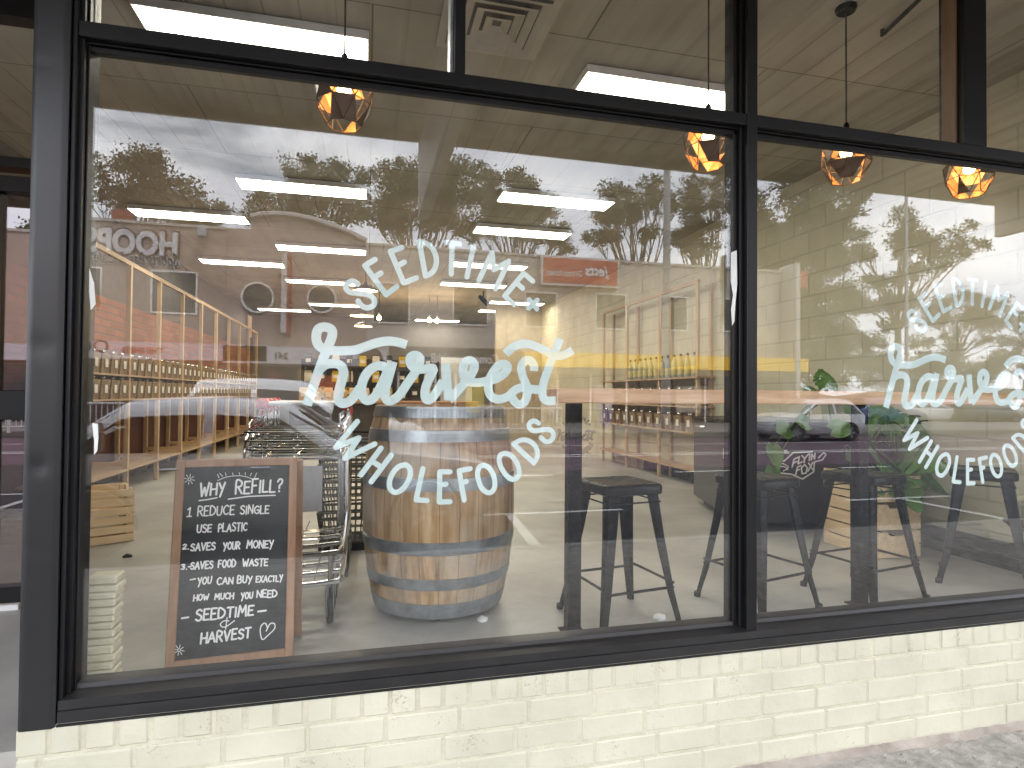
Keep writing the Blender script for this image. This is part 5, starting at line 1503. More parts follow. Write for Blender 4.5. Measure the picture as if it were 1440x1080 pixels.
# ================================================================ cars
car_glass = M('car_glass', (.012, .014, .015), rough=.04, var=.2, spec=.9)
def make_car(name, label, x0, yc, L_car, colr, roof_z, cab, group=None, flip=False, zr=Z_ROAD, W=.88, hood_z=.92, mname='paint'):
    """x0: tail, front towards +x (flip: towards -x); cab = (rear glass base, roof rear, roof front, windscreen base) in metres from the tail"""
    t_ = thing(name, label, 'car', (x0 + L_car / 2, yc, zr), group)
    paint = M(mname, colr, rough=.28, metal=.08, var=.05, coat=.8)
    def X(u): return x0 + (L_car - u if flip else u)
    c0, c1, c2, c3 = cab
    us = sorted(set([0, .06, .25, .5, c0, (c0 + c1) / 2, c1, c1 + (c2 - c1) * .25, (c1 + c2) / 2, c1 + (c2 - c1) * .75, c2, (c2 + c3) / 2, c3, c3 + .3, (c3 + L_car) / 2, L_car - .6, L_car - .3, L_car - .1, L_car]))
    def interp(tbl, u):
        for (a, va), (b, vb) in zip(tbl, tbl[1:]):
            if u <= b: return va + (vb - va) * (u - a) / max(b - a, 1e-6)
        return tbl[-1][1]
    belt = [(0, hood_z - .08), (.06, hood_z), (c0, hood_z + .03), (c3, hood_z), (L_car - .3, hood_z - .16), (L_car - .1, hood_z - .24), (L_car, hood_z - .36)]
    top = [(0, hood_z - .06), (.06, hood_z + .03), (c0, hood_z + .07), (c1, roof_z - .035), (c1 + (c2 - c1) * .35, roof_z), (c1 + (c2 - c1) * .6, roof_z), (c2, roof_z - .05), (c3, hood_z + .06), (c3 + .3, hood_z + .055), (L_car - .3, hood_z - .09), (L_car - .1, hood_z - .17), (L_car, hood_z - .33)]
    hw = [(0, W * .80), (.06, W * .86), (.5, W * .97), (c1, W), (c3, W), (L_car - .6, W * .95), (L_car - .1, W * .82), (L_car, W * .70)]
    def sec(u):
        b, t2, w = interp(belt, u), interp(top, u), interp(hw, u)
        cabf = max(0, min(1, (t2 - b - .08) / (roof_z - hood_z - .15)))
        wt = w * (.93 - .20 * cabf)
        low = .22 if .06 < u < L_car - .1 else .30
        half = [(w * .88, low), (w * .97, low + .12), (w, .55 if b > .6 else b * .8), (w * .985, b - .04), (w * .955, b), (wt + (w * .955 - wt) * .5, (b + t2) / 2 - .0), (wt, t2 - .085 * (cabf + .25)), (wt * .88, t2 - .030 * (cabf + .3)), (wt * .5, t2 + .010), (0, t2 + .02)]
        return half
    rings = []
    for u in us:
        h_ = sec(u)
        rings.append([(X(u), yc + a, zr + z_) for a, z_ in h_] + [(X(u), yc - a, zr + z_) for a, z_ in h_[-2::-1]])
    mb = MB(); mb.loft(rings); mb.build('body', paint, t_, smooth='all')
    def side_pt(u, f, s):
        h_ = sec(u); p, q = h_[4], h_[6]
        if f < .5: a = Vector(h_[4]).lerp(Vector(h_[5]), f * 2)
        else: a = Vector(h_[5]).lerp(Vector(h_[6]), f * 2 - 1)
        return Vector((X(u), yc + s * (a.x + .006), zr + a.y + .002))
    for s in (-1, 1):
        spl = (c1 + c2) / 2 + .05
        for ua, ub in ((c0 + .12, spl - .05), (spl + .05, c3 - .18)):
            mb = MB(); n = 10; vs = []
            for k in range(n + 1):
                u = ua + (ub - ua) * k / n
                fh = .82
                if u < c1 + .06: fh = .82 * max(.05, (u - c0 - .08) / (c1 + .06 - c0 - .08))
                if u > c2 - .06: fh = .82 * max(.05, (c3 - .14 - u) / (c3 - .14 - c2 + .06))
                vs += [side_pt(u, .06, s), side_pt(u, .06 + (fh - .06) * .5 if fh > .1 else .08, s), side_pt(u, max(fh, .1), s)]
            fs = []
            for k in range(n):
                for j in (0, 1): fs.append((3 * k + j, 3 * k + 3 + j, 3 * k + 4 + j, 3 * k + 1 + j))
            mb.add(vs, fs); mb.build('side_window', car_glass, t_, smooth=True)
    for nm, ua, ub in (('windscreen', c2 + .02, c3 - .02), ('rear_window', c0 + .04, c1 - .02)):
        mb = MB(); vs = []; n = 6
        for k in range(n + 1):
            u = ua + (ub - ua) * k / n; h_ = sec(u); w_ = h_[6][0] * .97
            for f in (-1, -.7, -.35, 0, .35, .7, 1):
                zt_ = h_[9][1] - abs(f) ** 2.2 * (h_[9][1] - h_[6][1]) * .85
                vs.append((X(u), yc + f * w_, zr + zt_ + .012))
        mb.add(vs, [(7 * k + j, 7 * k + j + 1, 7 * k + j + 8, 7 * k + j + 7) for k in range(n) for j in range(6)])
        mb.build(nm, car_glass, t_, smooth=True)
    for u in (.82, L_car - .88):
        for s in (-1, 1):
            T = Matrix.Translation((X(u), yc + s * (W - .08), zr + .315)) @ Matrix.Rotation(R(90), 4, 'X')
            mb = MB(); mb.lathe([(.2, -.11), (.30, -.11), (.315, -.08), (.315, .08), (.30, .11), (.2, .11)], 28, T=T); wl_ = mb.build('wheel', black_rubber, t_, smooth=True)
            mb = MB(); mb.lathe([(.195, -.10), (.20, .10)], 24, T=T)
            for k in range(5):
                a = k * 1.2566; mb.box(.03, .19, -.022, .022, -.112, .112, T @ Matrix.Rotation(a, 4, 'Z'))
            mb.build('rim', grey_steel, wl_)
            mb = MB(); mb.tube([Vector((X(u) + .36 * math.cos(R(-8 + 196 * k / 14)), yc + s * (W + .003), zr + .315 + .36 * math.sin(R(-8 + 196 * k / 14)))) for k in range(15)], .022, 6); mb.build('wheel_arch', black_rubber, t_, smooth=True)
    for s in (-1, 1):
        mb = MB(); mb.box(X(L_car - .12) - .06, X(L_car - .12) + .06, yc + s * W * .62 - .12, yc + s * W * .62 + .12, zr + hood_z - .30, zr + hood_z - .19, bev=.03); mb.build('headlight', M('headlight_lens', (.6, .62, .62), rough=.08), t_)
        mb = MB(); mb.box(X(.03) - .04, X(.03) + .04, yc + s * W * .66 - .1, yc + s * W * .66 + .1, zr + hood_z - .16, zr + hood_z - .02, bev=.02); mb.build('tail_light', M('tail_lens', (.35, .01, .01), rough=.1), t_)
        mb = MB(); xm = X(c3 - .28); mb.box(xm - .07, xm + .07, yc + s * (W + .0), yc + s * (W + .17), zr + hood_z + .02, zr + hood_z + .15, bev=.035); mb.build('mirror', paint, t_)
    for s in (-1, 1):
        for k, uh in enumerate(((c1 + c2) / 2 - .25, c3 - .9)):
            mb = MB(); mb.box(X(uh) - .09, X(uh) + .09, yc + s * (W * .985), yc + s * (W * .985 + .03), zr + hood_z - .12, zr + hood_z - .09, bev=.008); mb.build('handle', chrome, t_)
    return t_
make_car('parked_car', 'reflected silver parked sedan, nearest the window, with pale roof beside the chalkboard', -3.25, -5.0, 4.75, (.88, .88, .89), 1.49, (.35, .95, 2.45, 3.15), 'reflected cars', mname='silver_paint')
make_car('sport_utility_car', 'reflected pale grey larger car behind the silver sedan with its tail at left', xat(228, 9.2), -9.2 - .9, 4.55, (.72, .73, .75), 1.80, (.12, .45, 2.30, 3.10), 'reflected cars', mname='pale_grey_paint', hood_z=1.08)
make_car('hatchback', 'reflected white hatchback small, right of the middle mullion below the bar top', xat(1068, 16), -16.1, 3.9, (.5, .51, .53), 1.50, (.05, .5, 2.1, 2.85), 'reflected cars', flip=True, mname='white_paint_car')
make_car('sedan', 'reflected dark blue car beyond the white hatchback', xat(1205, 24), -24.5, 4.3, (.03, .05, .16), 1.50, (.2, .75, 2.3, 3.0), 'reflected cars', mname='blue_paint')
for k, (px_, y_, c_, lb) in enumerate(((1262, -27, (.6, .6, .6), 'reflected silver car in the far car park, leftmost of the four there'), (1300, -31, (.5, .5, .52), 'reflected pale car in the far car park, second from the left'), (1345, -26, (.04, .05, .05), 'reflected dark car in the far car park, third from the left'), (1405, -30, (.6, .6, .62), 'reflected white car in the far car park, rightmost there'))):
    make_car('parked_car', lb, xat(px_, -y_), y_, 4.3, c_, 1.45, (.25, .8, 2.35, 3.05), 'reflected cars', mname='far_paint_%d' % k, zr=Z_ROAD)

# ================================================================ trees beyond the road
bark = M('gum_bark', (.085, .062, .045), c2=(.17, .13, .10), rough=.85, scale=3, stretch=(3, 3, .5))
LEAFM = [M('gum_leaves_a', (.034, .042, .016), c2=(.064, .074, .028), rough=.6, scale=.5), M('gum_leaves_b', (.055, .046, .020), c2=(.088, .074, .034), rough=.6, scale=.5), M('gum_leaves_c', (.028, .040, .014), c2=(.056, .072, .026), rough=.6, scale=.5)]
def tree(px, y, lobes, label, seed, mat=0, leafn=52, leaf=.19, zb=Z_ROAD, sub=9, fork=.42, thick=.019, fat=1.22):
    """gum tree: a trunk forking into limbs, each limb carrying a dome of foliage (lobe: picture place and radius at this distance)"""
    rg = random.Random(seed)
    x = xat(px, -y)
    mpp = (CAM.y - y) * 1.0 / F_PX          # metres per picture pixel there, near enough
    L3 = []
    for a, b, r_ in lobes:
        p = at(a, b, -y); r3 = r_ * mpp * fat
        L3.append((Vector((p.x, y + rg.uniform(-1.6, 1.6) - r3 * .2, p.z)), r3))
    mid_ = sum((c for c, _ in L3), Vector()) / len(L3)
    L3 += [(c.lerp(mid_, rg.uniform(.18, .45)) + Vector((rg.uniform(-.5, .5), rg.uniform(-2.6, 1.2), rg.uniform(-.7, .3))), r_ * rg.uniform(.8, 1.05)) for c, r_ in list(L3)]
    ztop = max(c.z + r_ for c, r_ in L3); H = ztop - zb
    zlow = min(c.z - r_ for c, r_ in L3)
    t_ = thing('gum_tree', label, 'tree', (x, y, zb), 'reflected gum trees across the road')
    tk, lf = MB(), MB()
    zf = zb + max(1.5, min(H * fork, zlow - zb + .4))
    fp = Vector((x + rg.uniform(-.2, .2), y, zf))
    tk.tube(catmull([(x, y, zb - .1), (x + rg.uniform(-.15, .15), y, zb + (zf - zb) * .5), fp], 4), [H * thick * (1 - .035 * k) for k in range(9)], 8)
    ctr = sum((c for c, _ in L3), Vector()) / len(L3)
    for c, r_ in L3:
        m1 = fp.lerp(c, .45) + Vector((rg.uniform(-.4, .4), rg.uniform(-.4, .4), rg.uniform(-.3, .7)))
        m2 = fp.lerp(c, .78) + Vector((rg.uniform(-.3, .3), rg.uniform(-.3, .3), rg.uniform(-.2, .2)))
        pts = catmull([fp - Vector((0, 0, .2)), m1, m2, c + Vector((0, 0, r_ * .1))], 5)
        r0 = H * thick * .26
        tk.tube(pts, [max(.022, r0 * (1 - .93 * k / (len(pts) - 1))) for k in range(len(pts))], 6, cap=False)
        for k in range(7):
            a = rg.uniform(0, 6.28); q = c + Vector((math.cos(a) * r_ * .85, math.sin(a) * r_ * .85, rg.uniform(-.35, .7) * r_))
            s0 = pts[-1 - rg.randrange(2, 8)]
            tk.tube(catmull([s0, s0.lerp(q, .5) + Vector((0, 0, rg.uniform(-.15, .2))), q], 3), [.03, .028, .025, .022, .018, .014, .01], 5, cap=False)
        nsub = max(7, int(sub * 1.75 * max(.5, min(2.4, (r_ / 1.5) ** 1.7))))
        for k in range(nsub):
            # clumps sit towards the lobe's outside and top, leaving gaps
            while True:
                v = Vector((rg.gauss(0, 1), rg.gauss(0, 1), rg.gauss(0, 1))).normalized()
                if v.z > -.85: break
            cc = c + Vector((v.x, v.y, v.z * .85)) * r_ * rg.uniform(.30, .95)
            rc = rg.uniform(.36, .62) * (r_ / 1.5) ** .35
            for j in range(leafn):
                p = cc + Vector((rg.gauss(0, .5) * rc * 1.25, rg.gauss(0, .5) * rc * 1.25, rg.gauss(0, .5) * rc * .9))
                a = Vector((rg.uniform(-1, 1), rg.uniform(-1, 1), rg.uniform(-1, .6))).normalized()
                b = a.orthogonal(); b.rotate(Matrix.Rotation(rg.uniform(0, 6.28), 3, a)); b.normalize()
                s_ = leaf * rg.uniform(.6, 1.35)
                lf.add([p - a * s_ * .6, p + b * s_ * .34, p + a * s_ * .7, p - b * s_ * .30], [(0, 1, 2, 3)])
    tk.build('trunk', bark, t_, smooth=True)
    lf.build('crown', LEAFM[mat], t_)
    return t_
tree(196, -40, [(205, 222, 20), (180, 232, 17), (150, 250, 24), (138, 275, 18), (228, 240, 20), (205, 256, 24), (240, 262, 22), (175, 275, 18), (262, 275, 22), (225, 285, 18), (285, 285, 16), (310, 292, 14), (275, 302, 18), (250, 306, 16)], 'reflected open crowned gum tree above the sports bar at the left', 11, mat=1)
tree(425, -42, [(436, 224, 14), (418, 240, 20), (452, 236, 18), (475, 242, 20), (405, 268, 18), (440, 262, 20), (470, 270, 22), (500, 252, 18), (512, 275, 18), (360, 282, 18), (345, 296, 14), (385, 290, 18), (410, 296, 18), (492, 295, 22), (450, 298, 16)], 'reflected gum tree with loose crown above the curved gable', 21, mat=0)
tree(578, -41, [(555, 238, 18), (535, 256, 20), (572, 250, 24), (605, 244, 22), (640, 240, 24), (665, 250, 22), (545, 285, 24), (525, 300, 20), (585, 280, 26), (625, 275, 26), (655, 280, 24), (560, 315, 20), (610, 310, 22), (645, 315, 20), (680, 275, 18)], 'reflected broad gum tree behind the downstand beam', 5, mat=2, sub=12, fat=1.24)
tree(722, -43, [(690, 262, 22), (725, 256, 20), (745, 268, 20), (705, 285, 26), (740, 292, 24), (765, 300, 20), (690, 312, 24), (725, 320, 24), (760, 328, 22), (785, 330, 18), (800, 345, 14), (660, 330, 20), (770, 285, 14)], 'reflected dense gum tree right of the downstand beam', 6, mat=2, sub=12, fat=1.24)
tree(892, -41, [(868, 262, 18), (850, 275, 16), (888, 268, 20), (915, 262, 20), (940, 260, 18), (860, 298, 20), (840, 310, 18), (895, 295, 18), (925, 290, 22), (835, 335, 14), (868, 330, 12), (950, 285, 18), (915, 325, 16)], 'reflected gum tree behind the street pole', 8, mat=0)
tree(985, -44, [(965, 265, 16), (985, 258, 18), (1010, 255, 18), (1030, 275, 20), (970, 290, 20), (1000, 285, 20), (985, 320, 20), (1015, 315, 22), (955, 330, 18), (975, 350, 16), (1010, 345, 16), (945, 345, 14)], 'reflected gum tree seen just left of the middle mullion', 10, mat=1)
tree(1105, -34, [(1075, 275, 26), (1110, 268, 28), (1150, 275, 28), (1185, 278, 26), (1210, 290, 20), (1080, 312, 26), (1125, 310, 26), (1165, 308, 22), (1200, 318, 22), (1080, 360, 32), (1120, 362, 34), (1160, 370, 30), (1095, 405, 34), (1135, 410, 36), (1170, 415, 28), (1110, 455, 34), (1150, 460, 34), (1090, 480, 26), (1130, 495, 28), (1180, 345, 18), (1175, 485, 22)], 'reflected very large spreading gum tree right of the middle mullion', 14, mat=2, sub=14, leafn=60, fat=1.42)
tree(1262, -36, [(1250, 312, 20), (1232, 325, 18), (1275, 318, 20), (1305, 328, 18), (1330, 332, 18), (1230, 352, 18), (1262, 345, 18), (1300, 350, 20), (1335, 355, 20), (1352, 352, 12), (1245, 395, 16), (1285, 385, 18), (1318, 378, 18), (1238, 430, 18), (1262, 455, 16), (1290, 420, 14)], 'reflected tall gum tree behind the far car park', 15, mat=0, fork=.5, fat=1.4)
tree(1345, -48, [(1335, 425, 18), (1362, 418, 18), (1390, 424, 18), (1415, 432, 18), (1325, 450, 18), (1375, 448, 20), (1405, 455, 18), (1430, 450, 14), (1310, 480, 14), (1420, 480, 14), (1350, 490, 14)], 'reflected distant tree behind the second SEEDTIME arc', 16, mat=2, fat=1.5)
tree(1440, -52, [(1430, 500, 18), (1450, 480, 20), (1465, 450, 22), (1410, 515, 18), (1440, 520, 18), (1480, 490, 24)], 'reflected distant tree at the right edge of the window', 17, mat=0, fat=1.4)
tree(1260, -55, [(1200, 515, 20), (1230, 505, 22), (1262, 512, 22), (1295, 508, 22), (1330, 515, 22), (1360, 510, 20), (1390, 520, 20), (1185, 535, 18), (1245, 535, 20), (1310, 535, 20), (1370, 538, 18)], 'reflected low far bushy tree line behind the car park', 22, mat=2, sub=11, fork=.2, fat=1.45)
tree(1150, -43, [(1085, 440, 28), (1120, 470, 30), (1165, 450, 30), (1195, 425, 26), (1205, 465, 26), (1170, 500, 30), (1100, 510, 26), (1140, 530, 26), (1205, 510, 24), (1225, 480, 18)], 'reflected dense dark bushy tree below the large spreading gum', 31, mat=2, sub=12, fork=.25, fat=1.4)
tree(-8, -36, [(10, 318, 14), (32, 312, 14), (-12, 322, 16), (22, 328, 12)], 'reflected small dark tree in the entry door glass', 24, mat=2)
# distant ridge closing the horizon
mb = MB()
n = 60
vs = []
for k in range(n + 1):
    x = -160 + 360 * k / n
    h_ = 3.0 + 1.6 * math.sin(k * .7) + 1.0 * math.sin(k * 1.9 + 1)
    vs += [(x, -95, Z_ROAD - .5), (x, -97 - 2 * math.sin(k), h_)]
    vs += [(x, -125, Z_ROAD - .5)]
fs = []
for k in range(n):
    for j in range(2):
        fs.append((3 * k + (0, 1)[j], 3 * k + 3 + (0, 1)[j], 3 * k + 3 + (1, 2)[j], 3 * k + (1, 2)[j]))
mb.add(vs, fs)
tag(mb.build('hills', M('far_wooded_ridge', (.05, .06, .035), c2=(.085, .095, .055), rough=.95, scale=1.2, bump=1, bscale=2)), kind='structure')

# ================================================================ shelving along the left brick wall
def post(mb, x, y, z1, s_=.045): mb.box(x - s_ / 2, x + s_ / 2, y - s_ / 2, y + s_ / 2, 0, z1)
XS = -2.45
ys = [4.1 + .92 * k for k in range(10)]
ZT_ = 2.40
sl = thing('pine_shelving', 'long open pine shelving frame with bulk bins along the orange brick wall', 'shelving', (XS - .2, 8.2, 0))
for k, y in enumerate(ys):
    for dx in (0, -.42):
        mb = MB(); mb.box(XS + dx - .045, XS + dx, y - .022, y + .022, 0, ZT_ if dx == 0 else 1.215, bev=.003); mb.build('upright', pine, sl)
    mb = MB(); mb.box(XS - .42, XS - .046, y - .018, y + .018, 1.18, 1.22); mb.box(XS - .42, XS - .046, y - .018, y + .018, .28, .32); mb.build('cross_rail', pine_x, sl)
mb = MB(); mb.box(XS - .04, XS - .002, ys[0] - .3, ys[-1] + .06, ZT_ + .0005, ZT_ + .045); mb.build('top_rail', pine_y, sl)
for z_ in (1.24, .99, .25):
    mb = MB(); mb.box(XS - .42, XS + .018, ys[0] - .3, ys[-1] + .06, z_ - .018, z_ + .0); mb.build('shelf', pine_y, sl)
bin_b = M('bin_brown_goods', (.16, .10, .06), c2=(.42, .31, .19), rough=.25, scale=5)
card = M('price_card', (.72, .70, .64), rough=.7, var=.05)
steel_lid = M('bin_steel', (.70, .70, .68), metal=.9, rough=.2)
def make_bin(label, group, face='x', w=.19):
    t_ = thing('bulk_bin', label, 'bin', (0, 0, 0), group)
    s_ = w / 2
    mb = MB(); mb.loft([[(a * q, b * q + .0, z_) for a, b in ((-s_, -s_), (s_, -s_), (s_, s_), (-s_, s_))] for q, z_ in ((.86, 0), (1, .17), (1.03, .172), (1.03, .19))]); mb.build('tub', bin_b, t_)
    mb = MB()
    if face == 'x': mb.box(s_ * 1.0, s_ * 1.0 + .003, -.032, .032, .06, .14)
    else: mb.box(-s_ - .003, -s_ * 1.0, -.032, .032, .06, .14)
    mb.build('price_card', card, t_)
    mb = MB(); mb.lathe([(.001, .0), (.022, .004), (.030, .018), (.026, .030), (.012, .034)], 12, (s_ * .6 * (1 if face == 'x' else -1), .0, .191)); mb.build('scoop', steel_lid, t_, smooth=True)
    return t_
b0 = make_bin('brown bulk bin with a pale price card in the left shelving rows', 'bulk bins on the left shelving')
first = True
for z_ in (1.2405, .9905):
    for bay in range(9):
        for k in range(4):
            b_ = b0 if first else copy_tree(b0)
            first = False
            b_.location = (XS - .10, ys[bay] + .13 + k * .22, z_)
# jumble on lower shelf: sacks
sack = M('paper_sack', (.55, .42, .27), rough=.8, var=.15, scale=6)
def make_bag(label, w=.16, d=.09, h=.26, mat=None, group=None, nm='paper_bag'):
    t_ = thing(nm, label, 'bag', (0, 0, 0), group)
    rg = random.Random(label)
    rings = []
    for f, q in ((0, .92), (.05, 1), (.45, 1.04), (.75, .98), (.9, .9), (1, .86)):
        dd = d * (1 if f < .7 else (1 - (f - .7) * 2.6))
        rings.append([(sx * w / 2 * q + rg.uniform(-.004, .004), sy * max(dd, .012) / 2 * q + rg.uniform(-.003, .003), f * h) for sx, sy in ((-1, -1), (0, -1.12), (1, -1), (1, 1), (0, 1.12), (-1, 1))])
    mb = MB(); mb.loft(rings); mb.build('bag_body', mat or sack, t_, smooth=True)
    mb = MB(); mb.box(-w * .32, w * .32, -d / 2 * 1.13 - .004, -d / 2 * 1.13 - .001, h * .3, h * .62); mb.build('bag_label', card, t_)
    mb = MB(); mb.box(-w * .42, w * .42, -.008, .008, h - .001, h + .018, bev=.003); mb.build('bag_clip', black_rubber, t_)
    return t_
# framed notice above the far end
mb = MB(); p = at(352, 463, ys[-1] - .3); mb.box(XS - .06, XS - .04, ys[-1] - .9, ys[-1] - .5, p.z - .2, p.z + .25); o = recenter(mb.build('notice', pine, None)); tag(o, 'small pale timber notice at the far top of the left shelving', 'notice')

# ================================================================ shelving at the right
XR_ = 3.74
sr = thing('pine_shelving', 'shorter pine shelving by the right wall with bottles and bins above the black cabinet', 'shelving', (XR_ + .1, 5.2, 0))
yr = [4.17, 5.10, 6.1, 7.0]
for y in yr:
    for dx in (0, .17):
        mb = MB(); mb.box(XR_ + dx, XR_ + dx + .036, y - .022, y + .022, 0, 2.40, bev=.003); mb.build('upright', pine, sr)
mb = MB(); mb.box(XR_ + .001, XR_ + .035, yr[0] - .02, yr[-1] + .02, 2.4005, 2.44); mb.build('top_rail', pine_y, sr)
for z_ in (1.30, .95, .64, .2):
    mb = MB(); mb.box(XR_ - .03, XR_ + .2, yr[0] - .06, yr[-1] + .05, z_ - .02, z_); mb.build('shelf', pine_y, sr)
b1_ = make_bin('bulk bin with square price card on the right shelving', 'bulk bins on the right shelving', face='-x', w=.185)
first = True
for z_ in (.6405, .9505):
    for k in range(11):
        b_ = b1_ if first else copy_tree(b1_); first = False
        b_.location = (XR_ + .07, yr[0] + .14 + k * .255, z_)
bottle_m = M('pale_bottle_glass', (.42, .44, .36), rough=.08, var=.1); lab_m = M('bottle_label', (.62, .55, .25), rough=.6, var=.3, scale=30)
bt = thing('bottle', 'tall pale bottle with yellowish label in the row on the right shelving', 'bottle', (0, 0, 0), 'bottles on the right shelving')
mb = MB(); mb.lathe([(.034, 0), (.037, .01), (.037, .17), (.030, .205), (.014, .235), (.013, .275)], 16); mb.build('glass', bottle_m, bt, smooth=True)
mb = MB(); mb.lathe([(.0376, .04), (.0376, .13)], 16, caps=False); mb.build('bottle_label', lab_m, bt, smooth=True)
mb = MB(); mb.lathe([(.015, .265), (.015, .295), (.001, .296)], 10); mb.build('cap', black_rubber, bt)
for k in range(12):
    b_ = bt if k == 0 else copy_tree(bt)
    b_.location = (XR_ + .05, yr[0] + .12 + k * .16, 1.3005)

# ================================================================ service counter and back shelf
ctr = thing('service_counter', 'timber topped service counter across the back of the shop behind the barrel', 'counter', (.2, 10.6, 0))
mb = MB(); mb.box(-1.5, 2.2, 10.3, 10.9, 0, .86); mb.build('body', M('counter_front', (.06, .05, .045), rough=.5, var=.2), ctr)
mb = MB(); mb.box(-1.6, 2.3, 10.2, 11.0, .8605, .91, bev=.004); mb.build('counter_top', wood('counter_timber', (.30, .15, .07), (.42, .24, .13), 'x'), ctr)
bs_ = thing('back_shelf', 'dark shelving unit on the rear wall filled with bags and jars', 'shelving', (.2, 13.6, 0))
mb = MB()
for z_ in (.95, 1.35, 1.75): mb.box(-1.6, 1.8, 13.3, 13.7, z_ - .03, z_)
mb.build('shelf', M('dark_shelf', (.05, .035, .025), rough=.6), bs_)
mb = MB()
for xx in (-1.6, -.45, .7, 1.77): mb.box(xx, xx + .035, 13.32, 13.68, 0, 1.9)
mb.build('upright', M('dark_shelf', (.05, .035, .025)), bs_)
kb = make_bag('brown paper coffee bag standing on the service counter', group='coffee bags on the counter', w=.17, d=.1, h=.27)
bagc = [M('bag_brown', (.5, .36, .2), rough=.7), M('bag_yellow', (.6, .42, .05), rough=.6), M('bag_white', (.65, .62, .55), rough=.6), M('bag_black', (.03, .03, .03), rough=.5)]
kb.location = (-1.25, 10.5, .9105)
for k in range(1, 7):
    b_ = copy_tree(kb); b_.location = (-1.25 + .24 * k, 10.5 + .03 * (k % 2), .9105); b_.rotation_euler.z = R((k * 37) % 30 - 15)
for q, (nm, lb) in enumerate((('yellow', 'yellow bag among those on the dark back shelves'), ('white', 'white bag among those on the dark back shelves'), ('black', 'black bag among those on the dark back shelves'))):
    o_ = make_bag(lb, group=nm + ' bags on the back shelves', w=.18, d=.12, h=.28, mat=bagc[q + 1])
    n_ = 0
    for k in range(30):
        if k % 3 != q: continue
        b_ = o_ if n_ == 0 else copy_tree(o_); n_ += 1
        b_.location = (-1.45 + (k % 10) * .33, 13.5, (.9505, 1.3505, 1.7505)[k // 10])
# dome pendants and bare bulbs over the counter
dome_out = M('dome_shade_grey', (.10, .10, .10), rough=.4); dome_in = M('dome_shade_lining', (.85, .78, .65), rough=.4)
def dome(px, py, y, r_, label, bulb=False):
    p = at(px, py, y)
    t_ = thing('dome_lamp', label, 'pendant lamp', (p.x, y, Z_C), 'pendant lamps over the counter')
    mb = MB(); mb.tube([(p.x, y, p.z + (.1 if not bulb else .05)), (p.x, y, Z_C)], .006, 6); mb.build('cord', cord_mat, t_)
    if not bulb:
        mb = MB(); mb.lathe([(r_, 0), (r_ * .92, r_ * .18), (r_ * .55, r_ * .42), (r_ * .16, r_ * .52), (r_ * .14, r_ * .72), (.01, r_ * .74)], 28, (p.x, y, p.z), caps=False); sh = mb.build('lamp_shade', dome_out, t_, smooth=True)
        mb = MB(); mb.lathe([(r_ * .99, .001), (r_ * .90, r_ * .16), (r_ * .53, r_ * .39), (.01, r_ * .45)], 28, (p.x, y, p.z), caps=False); mb.build('lining', dome_in, sh, smooth=True)
        mb = MB(); mb.lathe([(.001, -.03), (.03, -.02), (.04, .02), (.02, .07)], 14, (p.x, y, p.z + .04)); mb.build('bulb', bulb_mat, t_, smooth=True)
        z_ = -.02
    else:
        mb = MB(); mb.lathe([(.02, .05), (.02, .0), (.012, -.005)], 12, (p.x, y, p.z + .05)); mb.build('lamp_holder', steel_lid, t_)
        mb = MB(); mb.lathe([(.001, -.05), (.035, -.035), (.048, 0), (.03, .035), (.012, .05)], 14, (p.x, y, p.z)); mb.build('bulb', bulb_mat, t_, smooth=True)
        z_ = -.1
    pl = bpy.data.lights.new('lamp_glow', 'POINT'); pl.energy = 5.0; pl.color = (1, .70, .38); pl.shadow_soft_size = .05
    lo = bpy.data.objects.new('lamp_glow', pl); col.objects.link(lo); lo.parent = t_; lo.location = (0, 0, p.z + z_ - Z_C)
dome(514, 409, 7.9, .20, 'dome pendant lamp over the counter, nearest of the three domes behind the letter S')
dome(509, 444.5, 10.4, .24, 'dome pendant lamp over the counter, middle of the three domes')
dome(511, 459, 11.6, .20, 'dome pendant lamp over the counter, lowest and farthest of the three domes')
dome(533, 447, 10.2, .1, 'bare glowing bulb lamp hanging right beside the dome pendants', True)
dome(603.5, 450, 10.3, .1, 'left bare bulb of the close pair over the counter', True)
dome(614.5, 451, 10.3, .1, 'right bare bulb of the close pair over the counter', True)
# lit wall panel at the back right with a plant shelf
spot = bpy.data.lights.new('spot_glow', 'SPOT'); spot.energy = 12; spot.color = (1, .72, .30); spot.spot_size = R(75); spot.spot_blend = .5; spot.shadow_soft_size = .06
sp_t = thing('spot_lamp', 'black spot lamp under the ceiling washing the pale side wall yellow', 'spot lamp', (2.2, 9.4, Z_C))
mb = MB(); mb.tube([(2.2, 9.4, Z_C), (2.2, 9.4, Z_C - .16)], .012, 6); mb.build('stem', black_metal, sp_t)
mb = MB(); mb.tube([(2.12, 9.35, Z_C - .13), (2.30, 9.50, Z_C - .24)], [.04, .05], 12); mb.build('lamp_head', black_metal, sp_t, smooth=True)
so = bpy.data.objects.new('spot_glow', spot); col.objects.link(so); so.parent = sp_t; so.location = (.14, .13, -.27)
so.rotation_euler = Vector((1.1, 1.4, -.95)).to_track_quat('-Z', 'Y').to_euler()
pw = thing('partition', 'pale partition wall with warm light behind the right shelving', 'wall', (3.0, 11.2, 0))
mb = MB(); mb.box(2.85, X_R - .002, 11.2, 11.32, 0, Z_C - .002); mb.build('panel', M('partition_paint', (.40, .35, .26), rough=.7), pw)

